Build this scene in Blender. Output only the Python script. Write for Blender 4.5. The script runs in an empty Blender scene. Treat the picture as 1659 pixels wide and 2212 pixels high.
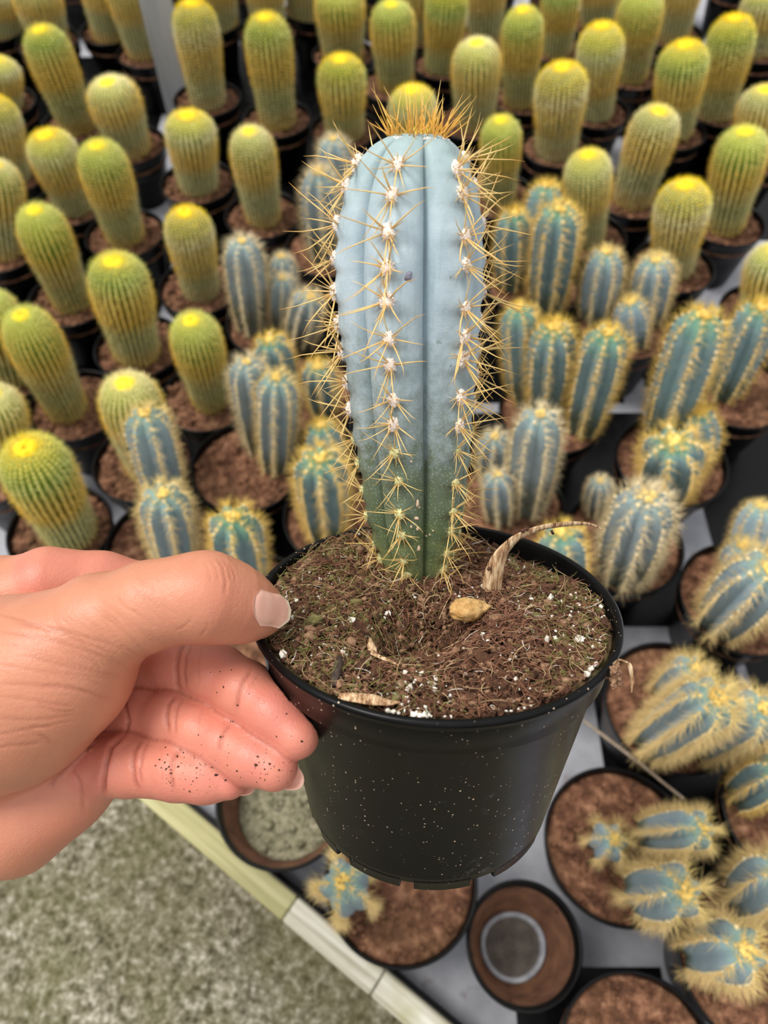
import bpy, math, random
import numpy as np
from mathutils import Matrix, Vector, noise as mnoise

# ---------------------------------------------------------------- camera, sky, sun, exposure
scene = bpy.context.scene
FPX = 1600.0                                    # focal length in pixels of the 1659 x 2212 frame
PITCH = math.radians(58.0)                      # the phone looks down at the plants
CAM_Z = 0.677
cam_data = bpy.data.cameras.new('camera')
cam_data.sensor_fit = 'VERTICAL'
cam_data.sensor_height = 36.0
cam_data.sensor_width = 27.0
cam_data.lens = 36.0 * FPX / 2212.0
cam_data.clip_start = 0.01
cam_data.dof.use_dof = True
cam_data.dof.focus_distance = 0.218
cam_data.dof.aperture_fstop = 13.0
camera = bpy.data.objects.new('camera', cam_data)
scene.collection.objects.link(camera)
camera.location = (0.0, 0.0, CAM_Z)
camera.rotation_euler = (math.pi / 2 - PITCH, 0.0, 0.0)
scene.camera = camera

world = bpy.data.worlds.new('overcast_sky')
scene.world = world
world.use_nodes = True
wn, wl = world.node_tree.nodes, world.node_tree.links
wn.clear()
w_out = wn.new('ShaderNodeOutputWorld'); w_bg = wn.new('ShaderNodeBackground')
w_tc = wn.new('ShaderNodeTexCoord'); w_sep = wn.new('ShaderNodeSeparateXYZ'); w_ramp = wn.new('ShaderNodeValToRGB')
wl.new(w_tc.outputs['Generated'], w_sep.inputs[0]); w_map = wn.new('ShaderNodeMapRange'); wl.new(w_sep.outputs['Z'], w_map.inputs[0]); w_map.inputs[1].default_value = -1.0; wl.new(w_map.outputs[0], w_ramp.inputs[0])
w_ramp.color_ramp.elements[0].position = 0.495; w_ramp.color_ramp.elements[0].color = (0.10, 0.092, 0.075, 1)      # ground beyond the beds
_e = w_ramp.color_ramp.elements.new(0.51); _e.color = (0.38, 0.39, 0.40, 1)
w_ramp.color_ramp.elements[2].position = 1.0; w_ramp.color_ramp.elements[2].color = (1.0, 1.0, 1.0, 1)
wl.new(w_ramp.outputs[0], w_bg.inputs[0]); wl.new(w_bg.outputs[0], w_out.inputs[0])
w_bg.inputs[1].default_value = 0.95

sun_data = bpy.data.lights.new('soft_sun', 'SUN')
sun_data.energy = 2.2
sun_data.angle = math.radians(24)
sun_data.color = (1.0, 0.965, 0.91)
sun = bpy.data.objects.new('soft_sun', sun_data)
scene.collection.objects.link(sun)
sun.location = (-1.5, 0.6, 3.0)
sun.rotation_euler = Vector((0.52, -0.10, -1.0)).to_track_quat('-Z', 'Y').to_euler()

vs = scene.view_settings
vs.view_transform = 'Standard'; vs.look = 'None'; vs.gamma = 1.0; vs.use_curve_mapping = False
vs.exposure = 0.38

# ---------------------------------------------------------------- helpers
rng = np.random.default_rng(11)
COL = scene.collection

def empty(name, loc=(0, 0, 0), parent=None):
    o = bpy.data.objects.new(name, None)
    o.empty_display_size = 0.02
    COL.objects.link(o)
    o.location = loc
    if parent: o.parent = parent
    return o

def tag(o, label=None, cat=None, group=None, kind=None):
    if label: o['label'] = label
    if cat: o['category'] = cat
    if group: o['group'] = group
    if kind: o['kind'] = kind
    return o

def mesh(name, V, faces, mats, smooth=True, midx=None):
    """faces: one (n,3) or (n,4) int array, or a list of such arrays"""
    if not isinstance(faces, (list, tuple)): faces = [faces]
    faces = [np.asarray(f, dtype=np.int32) for f in faces if len(f)]
    V = np.asarray(V, dtype=np.float32)
    me = bpy.data.meshes.new(name)
    nl = sum(f.size for f in faces); nf = sum(len(f) for f in faces)
    me.vertices.add(len(V)); me.vertices.foreach_set('co', V.ravel())
    me.loops.add(nl); me.loops.foreach_set('vertex_index', np.concatenate([f.ravel() for f in faces]))
    cnt = np.concatenate([np.full(len(f), f.shape[1], dtype=np.int32) for f in faces])
    st = np.concatenate([[0], np.cumsum(cnt)[:-1]]).astype(np.int32)
    me.polygons.add(nf)
    me.polygons.foreach_set('loop_start', st)
    me.polygons.foreach_set('use_smooth', np.full(nf, smooth, dtype=bool))
    if not isinstance(mats, (list, tuple)): mats = [mats]
    for m in mats: me.materials.append(m)
    if midx is not None: me.polygons.foreach_set('material_index', np.asarray(midx, dtype=np.int32))
    me.update(calc_edges=True)
    return me

def obj(name, me, parent=None, loc=None, rot=None, scale=None):
    o = bpy.data.objects.new(name, me)
    COL.objects.link(o)
    if parent: o.parent = parent
    if loc is not None: o.location = loc
    if rot is not None: o.rotation_euler = rot
    if scale is not None: o.scale = scale
    return o

class MB:
    """collects pieces (verts, quads, tris, material index) into one mesh"""
    def __init__(s): s.v = []; s.q = []; s.t = []; s.n = 0; s.qm = []; s.tm = []
    def add(s, V, Q=None, T=None, m=0):
        V = np.asarray(V, dtype=np.float64)
        if Q is not None and len(Q): s.q.append(np.asarray(Q) + s.n); s.qm.append(np.full(len(Q), m))
        if T is not None and len(T): s.t.append(np.asarray(T) + s.n); s.tm.append(np.full(len(T), m))
        s.v.append(V); s.n += len(V); return s
    def mesh(s, name, mats, smooth=True):
        F = []; mi = []
        if s.q: F.append(np.concatenate(s.q)); mi += s.qm
        if s.t: F.append(np.concatenate(s.t)); mi += s.tm
        return mesh(name, np.concatenate(s.v), F, mats, smooth, np.concatenate(mi))

def box(x0, x1, y0, y1, z0, z1, bev=0.0):
    """box with chamfered edges (24 verts) when bev > 0"""
    if bev <= 0:
        V = [(x, y, z) for z in (z0, z1) for y in (y0, y1) for x in (x0, x1)]
        return np.array(V), np.array([(0, 2, 3, 1), (4, 5, 7, 6), (0, 1, 5, 4), (2, 6, 7, 3), (0, 4, 6, 2), (1, 3, 7, 5)]), None
    import bmesh
    bm = bmesh.new(); bmesh.ops.create_cube(bm, size=1.0)
    for v in bm.verts:
        v.co = ((x0 + x1) / 2 + v.co.x * (x1 - x0), (y0 + y1) / 2 + v.co.y * (y1 - y0), (z0 + z1) / 2 + v.co.z * (z1 - z0))
    bmesh.ops.bevel(bm, geom=bm.edges[:], offset=bev, segments=2, affect='EDGES', profile=0.5)
    bm.verts.index_update()
    V = np.array([v.co[:] for v in bm.verts])
    Q = [[v.index for v in f.verts] for f in bm.faces if len(f.verts) == 4]
    T = [[v.index for v in f.verts] for f in bm.faces if len(f.verts) == 3]
    bm.free()
    return V, np.array(Q), np.array(T)

def grid_quads(nr, ns, wrap=True):
    i = np.arange(nr - 1)[:, None]; j = np.arange(ns if wrap else ns - 1)[None, :]
    j2 = (j + 1) % ns
    return np.stack([(i * ns + j), (i * ns + j2), ((i + 1) * ns + j2), ((i + 1) * ns + j)], -1).reshape(-1, 4)

def lathe(profile, ns=48):
    P = np.array(profile, float); th = np.linspace(0, 2 * np.pi, ns, endpoint=False)
    V = np.stack([P[:, 0:1] * np.cos(th), P[:, 0:1] * np.sin(th), np.repeat(P[:, 1:2], ns, 1)], -1).reshape(-1, 3)
    return V, grid_quads(len(P), ns)

def tube(pts, radii, ns=6, cap=True):
    P = np.array(pts, float); n = len(P); radii = np.broadcast_to(np.asarray(radii, float), (n,))
    T = np.gradient(P, axis=0); T /= np.linalg.norm(T, axis=1, keepdims=True) + 1e-12
    ref = np.array([0.31, 0.17, 0.93]); ref = ref if abs(T[0] @ ref) < 0.9 else np.array([1.0, 0, 0])
    A = np.cross(T, ref); A /= np.linalg.norm(A, axis=1, keepdims=True); B = np.cross(T, A)
    th = np.linspace(0, 2 * np.pi, ns, endpoint=False)
    V = (P[:, None] + radii[:, None, None] * (A[:, None] * np.cos(th)[None, :, None] + B[:, None] * np.sin(th)[None, :, None])).reshape(-1, 3)
    Q = grid_quads(n, ns)
    if cap:
        c0 = len(V); V = np.vstack([V, P[0], P[-1]]); j = np.arange(ns); j2 = (j + 1) % ns
        Tt = np.concatenate([np.stack([np.full(ns, c0), j2, j], 1), np.stack([np.full(ns, c0 + 1), (n - 1) * ns + j, (n - 1) * ns + j2], 1)])
        return V, Q, Tt
    return V, Q, None

def cones(P, D, L, r, ns=3, bend=None):
    """N thin spikes at once: base points P, unit directions D, lengths L, base radius r"""
    P = np.asarray(P, float); D = np.asarray(D, float); N = len(P)
    L = np.broadcast_to(np.asarray(L, float), (N,)); r = np.broadcast_to(np.asarray(r, float), (N,))
    ref = np.where(np.abs(D[:, 2:3]) < 0.9, [[0, 0, 1.0]], [[1.0, 0, 0]])
    A = np.cross(D, ref); A /= np.linalg.norm(A, axis=1, keepdims=True); B = np.cross(D, A)
    th = np.linspace(0, 2 * np.pi, ns, endpoint=False)
    ring = P[:, None] + r[:, None, None] * (A[:, None] * np.cos(th)[None, :, None] + B[:, None] * np.sin(th)[None, :, None])
    tip = (P + D * L[:, None])[:, None]
    V = np.concatenate([ring, tip], 1).reshape(-1, 3)
    b = (np.arange(N) * (ns + 1))[:, None, None]; j = np.arange(ns)
    T = np.stack([j, (j + 1) % ns, np.full(ns, ns)], -1)[None] + b
    return V, T.reshape(-1, 3)

ICO_V = None
def ico():
    global ICO_V, ICO_T
    if ICO_V is None:
        import bmesh
        bm = bmesh.new(); bmesh.ops.create_icosphere(bm, subdivisions=1, radius=1.0); bm.verts.index_update()
        ICO_V = np.array([v.co[:] for v in bm.verts]); ICO_T = np.array([[v.index for v in f.verts] for f in bm.faces]); bm.free()
    return ICO_V, ICO_T

def crumbs(P, S, R=rng, rough=0.35):
    """N irregular little lumps"""
    iv, it = ico(); N = len(P); n = len(iv)
    sc = np.asarray(S)[:, None, None] * (1 + R.uniform(-rough, rough, (N, n, 1))) * R.uniform(0.6, 1.25, (N, 1, 3))
    V = (np.asarray(P)[:, None] + iv[None] * sc).reshape(-1, 3)
    T = (it[None] + (np.arange(N) * n)[:, None, None]).reshape(-1, 3)
    return V, T

def fbm(P, scale, octv=4, seed=0.0):
    o = Vector((seed * 7.13, seed * 3.7, seed * 1.9))
    return np.array([mnoise.fractal(Vector(p) * scale + o, 1.0, 2.0, octv) for p in np.asarray(P)])

# ---------------------------------------------------------------- materials
class NT:
    def __init__(s, name):
        s.m = bpy.data.materials.new(name); s.m.use_nodes = True
        s.t = s.m.node_tree; s.n = s.t.nodes; s.l = s.t.links
        s.p = s.n['Principled BSDF']
    def new(s, t, **kw):
        n = s.n.new(t)
        for k, v in kw.items(): setattr(n, k, v)
        return n
    def put(s, sock, v):
        if isinstance(v, bpy.types.NodeSocket): s.l.new(v, sock)
        elif isinstance(v, (tuple, list)) and len(v) == 3 and sock.type == 'RGBA': sock.default_value = (*v, 1)
        else: sock.default_value = v
    def coord(s, kind='Object', scale=None):
        c = s.new('ShaderNodeTexCoord').outputs[kind]
        if scale is not None:
            mp = s.new('ShaderNodeMapping'); s.l.new(c, mp.inputs[0]); mp.inputs['Scale'].default_value = scale; c = mp.outputs[0]
        return c
    def noise(s, vec, scale, detail=3.0, rough=0.55, out='Fac', dist=0.0):
        n = s.new('ShaderNodeTexNoise'); s.l.new(vec, n.inputs['Vector'])
        n.inputs['Scale'].default_value = scale; n.inputs['Detail'].default_value = detail; n.inputs['Roughness'].default_value = rough
        n.inputs['Distortion'].default_value = dist
        return n.outputs[out]
    def voro(s, vec, scale, feature='F1', out='Distance'):
        n = s.new('ShaderNodeTexVoronoi'); n.feature = feature; s.l.new(vec, n.inputs['Vector']); n.inputs['Scale'].default_value = scale
        return n.outputs[out]
    def ramp(s, fac, stops):
        n = s.new('ShaderNodeValToRGB'); s.l.new(fac, n.inputs[0]); e = n.color_ramp.elements
        while len(e) < len(stops): e.new(0.5)
        for i, (p, c) in enumerate(stops):
            e[i].position = p; e[i].color = (*c, 1) if len(c) == 3 else c
        return n.outputs[0]
    def framp(s, fac, a, b, lo=0.0, hi=1.0):
        n = s.new('ShaderNodeMapRange'); n.clamp = True; s.l.new(fac, n.inputs[0])
        for i, v in enumerate((a, b, lo, hi)): n.inputs[i + 1].default_value = v
        return n.outputs[0]
    def mix(s, fac, a, b, mode='MIX'):
        n = s.new('ShaderNodeMix'); n.data_type = 'RGBA'; n.blend_type = mode
        s.put(n.inputs[0], fac); s.put(n.inputs[6], a); s.put(n.inputs[7], b)
        return n.outputs[2]
    def math(s, op, a, b=0.0):
        n = s.new('ShaderNodeMath'); n.operation = op; s.put(n.inputs[0], a); s.put(n.inputs[1], b)
        return n.outputs[0]
    def sep(s, vec):
        n = s.new('ShaderNodeSeparateXYZ'); s.l.new(vec, n.inputs[0]); return n.outputs
    def bump(s, h, strength=0.4, dist=0.001, normal=None):
        n = s.new('ShaderNodeBump'); s.l.new(h, n.inputs['Height']); n.inputs['Strength'].default_value = strength; n.inputs['Distance'].default_value = dist
        if normal is not None: s.l.new(normal, n.inputs['Normal'])
        return n.outputs[0]
    def done(s, color=None, rough=0.6, bump=None, spec=None, sss=None, sss_scale=0.003):
        if color is not None: s.put(s.p.inputs['Base Color'], color)
        s.put(s.p.inputs['Roughness'], rough)
        if spec is not None: s.put(s.p.inputs['Specular IOR Level'], spec)
        if bump is not None: s.l.new(bump, s.p.inputs['Normal'])
        if sss:
            s.p.inputs['Subsurface Weight'].default_value = sss
            s.p.inputs['Subsurface Radius'].default_value = (1.0, 0.35, 0.2)
            s.p.inputs['Subsurface Scale'].default_value = sss_scale
        return s.m
    def rand(s): return s.new('ShaderNodeObjectInfo').outputs['Random']

def srgb(r, g, b):
    f = lambda c: (c / 255 / 12.92) if c <= 10 else ((c / 255 + 0.055) / 1.055) ** 2.4
    return (f(r), f(g), f(b))

def m_black_plastic(name, dust):
    k = NT(name); c = k.coord()
    n = k.noise(c, 60, 4, 0.6)
    col = k.ramp(n, [(0.3, srgb(6, 6, 7)), (0.75, srgb(15, 15, 16))])
    if dust:
        v = k.voro(c, 800); rs = k.framp(k.sep(k.voro(c, 800, out='Color'))[1], 0.0, 1.0, 0.05, 0.24); speck = k.math('LESS_THAN', k.math('ADD', v, k.math('MULTIPLY', k.math('SUBTRACT', k.noise(c, 2600, 2), 0.5), 0.12)), rs)
        patch = k.framp(k.noise(c, 38, 3, 0.6), 0.40, 0.56)
        rnd = k.framp(k.sep(k.voro(c, 800, out='Color'))[0], 0.60, 0.65)
        f = k.math('MULTIPLY', k.math('MULTIPLY', speck, patch), rnd)
        v2 = k.framp(k.noise(c, 140, 6, 0.75), 0.60, 0.72)
        smear = k.math('MULTIPLY', v2, k.framp(k.noise(c, 17, 2), 0.5, 0.64, 0, 0.22))
        col = k.mix(smear, col, srgb(150, 150, 152))
        col = k.mix(f, col, srgb(215, 190, 165))
    return k.done(col, k.framp(n, 0.3, 0.7, 0.26, 0.36), spec=0.18)

def m_soil(name, scale=1.0, light=1.0):
    k = NT(name); c = k.coord()
    a = k.noise(c, 170 * scale, 6, 0.7); b = k.noise(c, 38 * scale, 3, 0.6)
    g = lambda r, gg, bb: tuple(x * light for x in srgb(r, gg, bb))
    col = k.ramp(a, [(0.30, g(56, 36, 27)), (0.48, g(104, 70, 52)), (0.60, g(146, 105, 80)), (0.78, g(190, 150, 120))])
    col = k.mix(k.framp(b, 0.45, 0.7, 0, 0.45), col, g(100, 78, 50))
    return k.done(col, 0.9, k.bump(a, 0.9, 0.0025), spec=0.2)

def m_plain(name, c0, c1, scale=120, rough=0.75, bump=0.3, spec=0.3, sss=None):
    k = NT(name); c = k.coord(); n = k.noise(c, scale, 4, 0.6)
    col = k.ramp(n, [(0.3, c0), (0.7, c1)])
    return k.done(col, rough, k.bump(n, bump, 0.001) if bump else None, spec=spec, sss=sss)

# ---------------------------------------------------------------- the setting: mossy floor, grey sheet, timber edging
MOSS = NT('mossy_concrete'); _c = MOSS.coord()
_a = MOSS.noise(_c, 150, 5, 0.7); _b = MOSS.noise(_c, 14, 4, 0.6); _d = MOSS.noise(_c, 6, 2, 0.5)
_col = MOSS.ramp(_a, [(0.36, srgb(66, 60, 46)), (0.46, srgb(114, 108, 88)), (0.56, srgb(152, 146, 126)), (0.68, srgb(214, 206, 192))])
_col = MOSS.mix(MOSS.framp(_b, 0.42, 0.62, 0, 0.45), _col, srgb(104, 102, 62))
_col = MOSS.mix(MOSS.framp(_d, 0.5, 0.68, 0, 0.35), _col, srgb(88, 80, 62))
M_MOSS = MOSS.done(_col, 0.95, MOSS.bump(_a, 1.0, 0.004), spec=0.15)

NRM = Vector((0.578, 0.816)); DIRV = Vector((0.816, -0.578))       # the edging runs along DIRV
def edge_pt(s, n, z):                                             # along the edging, across it, height
    p = DIRV * s + NRM * n
    return (p.x, p.y, z)

# floor: an uneven slab of mossy concrete below the edging
nx, ny = 150, 110
ss = np.linspace(-1.3, 1.3, nx); nn = np.linspace(-1.5, -0.004, ny)
SS, NN = np.meshgrid(ss, nn, indexing='ij')
PX = SS * DIRV.x + NN * NRM.x; PY = SS * DIRV.y + NN * NRM.y
flat = np.stack([PX.ravel(), PY.ravel(), np.zeros(PX.size)], -1)
flat[:, 2] = -0.035 + 0.004 * fbm(flat, 22, 4, 1.0)
floor = obj('floor', mesh('floor', flat, grid_quads(nx, ny, wrap=False)[:, ::-1], M_MOSS))
tag(floor, kind='structure')

SHT = NT('grey_ground_sheet'); _c = SHT.coord()
_a = SHT.noise(_c, 25, 4, 0.6); _w = SHT.noise(_c, 700, 2, 0.5)
_col = SHT.ramp(_a, [(0.3, srgb(142, 143, 150)), (0.7, srgb(178, 179, 186))])
_col = SHT.mix(SHT.framp(SHT.noise(_c, 45, 3), 0.62, 0.75, 0, 0.6), _col, srgb(120, 104, 92))
M_SHEET = SHT.done(_col, 0.6, SHT.bump(_w, 0.15, 0.0005), spec=0.4)
sv = [edge_pt(-1.6, 0.008, 0), edge_pt(1.0, 0.008, 0), (1.5, -0.8, 0), (1.5, 2.4, 0), (-1.6, 2.4, 0)]
sv = np.array(sv + [(x, y, -0.01) for x, y, z in sv])
me = bpy.data.meshes.new('grey_sheet')
me.from_pydata([tuple(v) for v in sv], [], [(0, 1, 2, 3, 4), (9, 8, 7, 6, 5)] + [(i, i + 5, (i + 1) % 5 + 5, (i + 1) % 5) for i in range(5)])
me.materials.append(M_SHEET)
sheet = obj('ground_sheet', me)
tag(sheet, 'pale grey ground sheet showing between the black pots', 'ground sheet', kind='structure')

WD = NT('weathered_timber'); _c = WD.coord('Object', (6.0, 160.0, 160.0))
_g = WD.noise(_c, 1.0, 5, 0.6); _c2 = WD.coord()
_col = WD.ramp(_g, [(0.30, srgb(160, 152, 128)), (0.5, srgb(206, 201, 182)), (0.72, srgb(238, 235, 222))])
_col = WD.mix(WD.framp(WD.noise(_c2, 16, 3), 0.48, 0.66, 0, 0.75), _col, srgb(160, 154, 92))
M_WOOD = WD.done(_col, 0.75, WD.bump(_g, 0.4, 0.001), spec=0.3)
WG = NT('algae_green_timber'); _c = WG.coord('Object', (6.0, 160.0, 160.0)); _g = WG.noise(_c, 1.0, 5, 0.6)
_col = WG.ramp(_g, [(0.30, srgb(146, 140, 92)), (0.7, srgb(196, 190, 146))])
M_WOODG = WG.done(_col, 0.8, WG.bump(_g, 0.4, 0.001), spec=0.25)
ang = math.atan2(DIRV.y, DIRV.x)
trim = empty('trim_1', edge_pt(0, 0, 0)); trim.rotation_euler = (0, 0, ang); tag(trim, kind='structure')
for s0, s1, m, dz in ((-1.3, -0.3355, M_WOODG, 0.0), (-0.335, -0.0845, M_WOODG, 0.0012), (-0.084, -0.0015, M_WOOD, 0.0), (-0.0005, 0.6, M_WOOD, -0.001)):
    V, Q, T = box(s0, s1, -0.0165, 0.0035, -0.06, 0.032 + dz, 0.002)
    obj('plank', MB().add(V, Q, T).mesh('plank', m, smooth=False), trim)

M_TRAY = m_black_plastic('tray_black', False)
edging = obj('plastic_edging', None)
bm_ = MB()
for n0, n1, z1 in ((0.0042, 0.0060, 0.030), (0.0060, 0.0085, 0.004)):
    V, Q, T = box(-1.3, 0.6, n0, n1, 0.0005, z1, 0.0004); bm_.add(V, Q, T)
V, Q, T = box(-1.3, 0.6, 0.0042, 0.0068, 0.0275, 0.030, 0.0006); bm_.add(V, Q, T)
bpy.data.objects.remove(edging)
edging = obj('plastic_edging', bm_.mesh('plastic_edging', M_TRAY, smooth=False), loc=(0, 0, 0), rot=(0, 0, ang))
tag(edging, 'long black plastic edging strip running along the timber edge', 'edging')

# grey upright post among the plants
PST = NT('galvanised_grey'); _c = PST.coord('Object', (60.0, 60.0, 3.0)); _g = PST.noise(_c, 1.0, 4, 0.6)
M_POST = PST.done(PST.ramp(_g, [(0.3, srgb(158, 160, 163)), (0.7, srgb(192, 194, 196))]), 0.55, spec=0.4)
V, Q, T = box(-0.0215, 0.0215, -0.008, 0.008, 0.0, 0.62, 0.0015)
post = obj('post', MB().add(V, Q, T).mesh('post', M_POST, smooth=False), loc=(-0.318, 1.150, 0.0005), rot=(0, 0, 0.12))
tag(post, 'flat grey upright post standing between the golden cactus pots', 'post')

# ---------------------------------------------------------------- nursery pots
M_POT = m_black_plastic('black_pot_plastic', False)
M_POTD = m_black_plastic('dusty_black_pot_plastic', True)
M_SOIL = m_soil('bed_soil', 0.75, 1.0)
M_SOIL2 = m_soil('bed_soil_reddish', 0.6, 1.15)

def pot_profile(R, H, rb, band):
    """closed shell (outside, lip, inside), radius / height"""
    w = 0.0012
    return [(0.0, 0.003), (rb - 0.004, 0.003), (rb - 0.003, 0.0), (rb, 0.0), (R - 0.0055, H - band - 0.0015), (R - 0.0030, H - band), (R - 0.0008, H - 0.003),
            (R, H - 0.0022), (R + 0.0003, H - 0.001), (R - 0.0003, H), (R - 0.0018, H), (R - 0.0024, H - 0.0015), (R - 0.0045, H - band), (rb - w, 0.0045), (0.0, 0.0045)]

def make_pot_mesh(D, H, name, mat=None):
    V, Q = lathe(pot_profile(D / 2, H, D * 0.345, H * 0.2), 56)
    return mesh(name, V, Q, mat or M_POT)

def make_soil_mesh(R, z, seed, mat, name, rough=0.0016):
    nr, ns = 20, 56
    rr = np.linspace(0.0005, R, nr); th = np.linspace(0, 2 * np.pi, ns, endpoint=False)
    V = np.stack([rr[:, None] * np.cos(th), rr[:, None] * np.sin(th), np.zeros((nr, ns))], -1).reshape(-1, 3)
    V[:, 2] = z + rough * 1.6 * fbm(V, 90, 4, seed)
    V = np.vstack([V, V[-ns:] * [1, 1, 0] + [0, 0, z - 0.012]])
    b = MB().add(V, grid_quads(nr + 1, ns)[:, ::-1])
    n = 260
    a = rng.uniform(0, 2 * np.pi, n); r = R * np.sqrt(rng.uniform(0, 0.95, n))
    P = np.stack([r * np.cos(a), r * np.sin(a), np.full(n, z + 0.0004)], -1)
    V2, T2 = crumbs(P, rng.gamma(2.0, 0.0006, n) + 0.0006); b.add(V2, None, T2)
    return b.mesh(name, mat)

POT_H = {'Y': 0.080, 'B': 0.084}
ME_POT = {'Y': make_pot_mesh(0.098, 0.080, 'pot_small'), 'B': make_pot_mesh(0.110, 0.084, 'pot_large')}
ME_SOIL = {'Y': [make_soil_mesh(0.0455, 0.072, s, M_SOIL, 'soil_small') for s in (2.0, 3.0, 4.0)],
           'B': [make_soil_mesh(0.0515, 0.076, s, M_SOIL2, 'soil_large') for s in (5.0, 6.0, 7.0)]}

# ---------------------------------------------------------------- ribbed stems
def stem_surface(prof, nrib, shape, ns_per=8, nr=48, rot=0.0):
    """prof: (z, r) pairs; shape(t) -> radius factor for t in -1..1 across one rib; returns verts, quads, sampler"""
    P = np.array(prof, float)
    seg = np.concatenate([[0], np.cumsum(np.hypot(np.diff(P[:, 0]), np.diff(P[:, 1])))])
    u = np.linspace(0, seg[-1], nr)
    # smooth the profile a little
    z = np.interp(u, seg, P[:, 0]); r = np.interp(u, seg, P[:, 1])
    for _ in range(2):
        z[1:-1] = (z[:-2] + 2 * z[1:-1] + z[2:]) / 4; r[1:-1] = (r[:-2] + 2 * r[1:-1] + r[2:]) / 4
    ns = nrib * ns_per
    th = np.linspace(0, 2 * np.pi, ns, endpoint=False)
    def fac(theta):
        t = ((theta - rot) * nrib / (2 * np.pi) + 0.5) % 1.0 * 2 - 1
        return shape(t)
    f = fac(th)
    V = np.stack([r[:, None] * f * np.cos(th + 0), r[:, None] * f * np.sin(th), np.repeat(z[:, None], ns, 1)], -1).reshape(-1, 3)
    def sample(theta, uu):                                     # uu = arc length from the base
        rr = np.interp(uu, u, r); zz = np.interp(uu, u, z)
        rd = np.interp(uu + 1e-3, u, r) - np.interp(uu - 1e-3, u, r); zd = np.interp(uu + 1e-3, u, z) - np.interp(uu - 1e-3, u, z)
        ff = fac(theta)
        c, s = np.cos(theta), np.sin(theta)
        P_ = np.stack([rr * ff * c, rr * ff * s, zz], -1)
        N_ = np.stack([zd * c, zd * s, -rd], -1); N_ /= np.linalg.norm(N_, axis=-1, keepdims=True) + 1e-12
        return P_, N_
    return V, grid_quads(nr, ns), sample, seg[-1]

def spray(P, N, k, lo, hi, spread, R=rng):
    """k spine directions per areole around its outward normal"""
    n = len(P); PP = np.repeat(P, k, 0); NN = np.repeat(N, k, 0)
    rnd = R.normal(0, 1, (n * k, 3)); rnd -= (rnd * NN).sum(1, keepdims=True) * NN
    rnd /= np.linalg.norm(rnd, axis=1, keepdims=True)
    a = np.abs(R.normal(spread, 0.25, n * k)).clip(0, 1.5)[:, None]
    D = NN * np.cos(a) + rnd * np.sin(a)
    return PP, D, R.uniform(lo, hi, n * k)

# golden column cactus (dense fine spines): prototype 0.115 tall, 0.030 radius of the flesh
def m_gold_flesh(name, top):
    k = NT(name); z = k.sep(k.coord())[2]; n = k.noise(k.coord(), 60, 3)
    zz = k.math('ADD', z, k.math('MULTIPLY', k.math('SUBTRACT', k.rand(), 0.5), 0.03))
    col = k.ramp(k.framp(zz, 0.0, 0.115), [(0.0, srgb(150, 120, 50)), (0.14, srgb(120, 128, 84)), (0.34, srgb(124, 130, 78)), (0.48, srgb(158, 132, 46)), (0.66, srgb(150, 134, 48)), (0.82, top), (1.0, srgb(170, 180, 70))])
    return k.done(col, 0.6, spec=0.3)
def m_gold_spines(name, hi):
    k = NT(name); z = k.sep(k.coord())[2]
    zz = k.math('ADD', z, k.math('MULTIPLY', k.math('SUBTRACT', k.rand(), 0.5), 0.035))
    col = k.ramp(k.framp(zz, 0.0, 0.118), [(0.0, srgb(226, 188, 96)), (0.16, srgb(206, 196, 138)), (0.34, srgb(216, 206, 142)), (0.48, srgb(248, 202, 78)), (0.68, srgb(252, 218, 104)), (0.84, hi), (0.97, srgb(252, 232, 90)), (1.0, srgb(255, 226, 40))])
    return k.done(col, 0.45, spec=0.35, sss=None)
M_GF = [m_gold_flesh('gold_cactus_flesh_green', srgb(112, 140, 44)), m_gold_flesh('gold_cactus_flesh_pale', srgb(138, 146, 74))]
M_GS = [m_gold_spines('gold_spines_greenish', srgb(226, 232, 140)), m_gold_spines('gold_spines_pale', srgb(252, 244, 190))]
M_GA = [m_plain('areole_felt_yellow', srgb(240, 226, 140), srgb(250, 240, 176), 300, 0.9, 0), m_plain('areole_felt_pale', srgb(250, 238, 176), srgb(255, 250, 214), 300, 0.9, 0)]
M_WOOL_Y = m_plain('yellow_crown_wool', srgb(250, 215, 20), srgb(255, 235, 70), 300, 0.9, 0.5)

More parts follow.
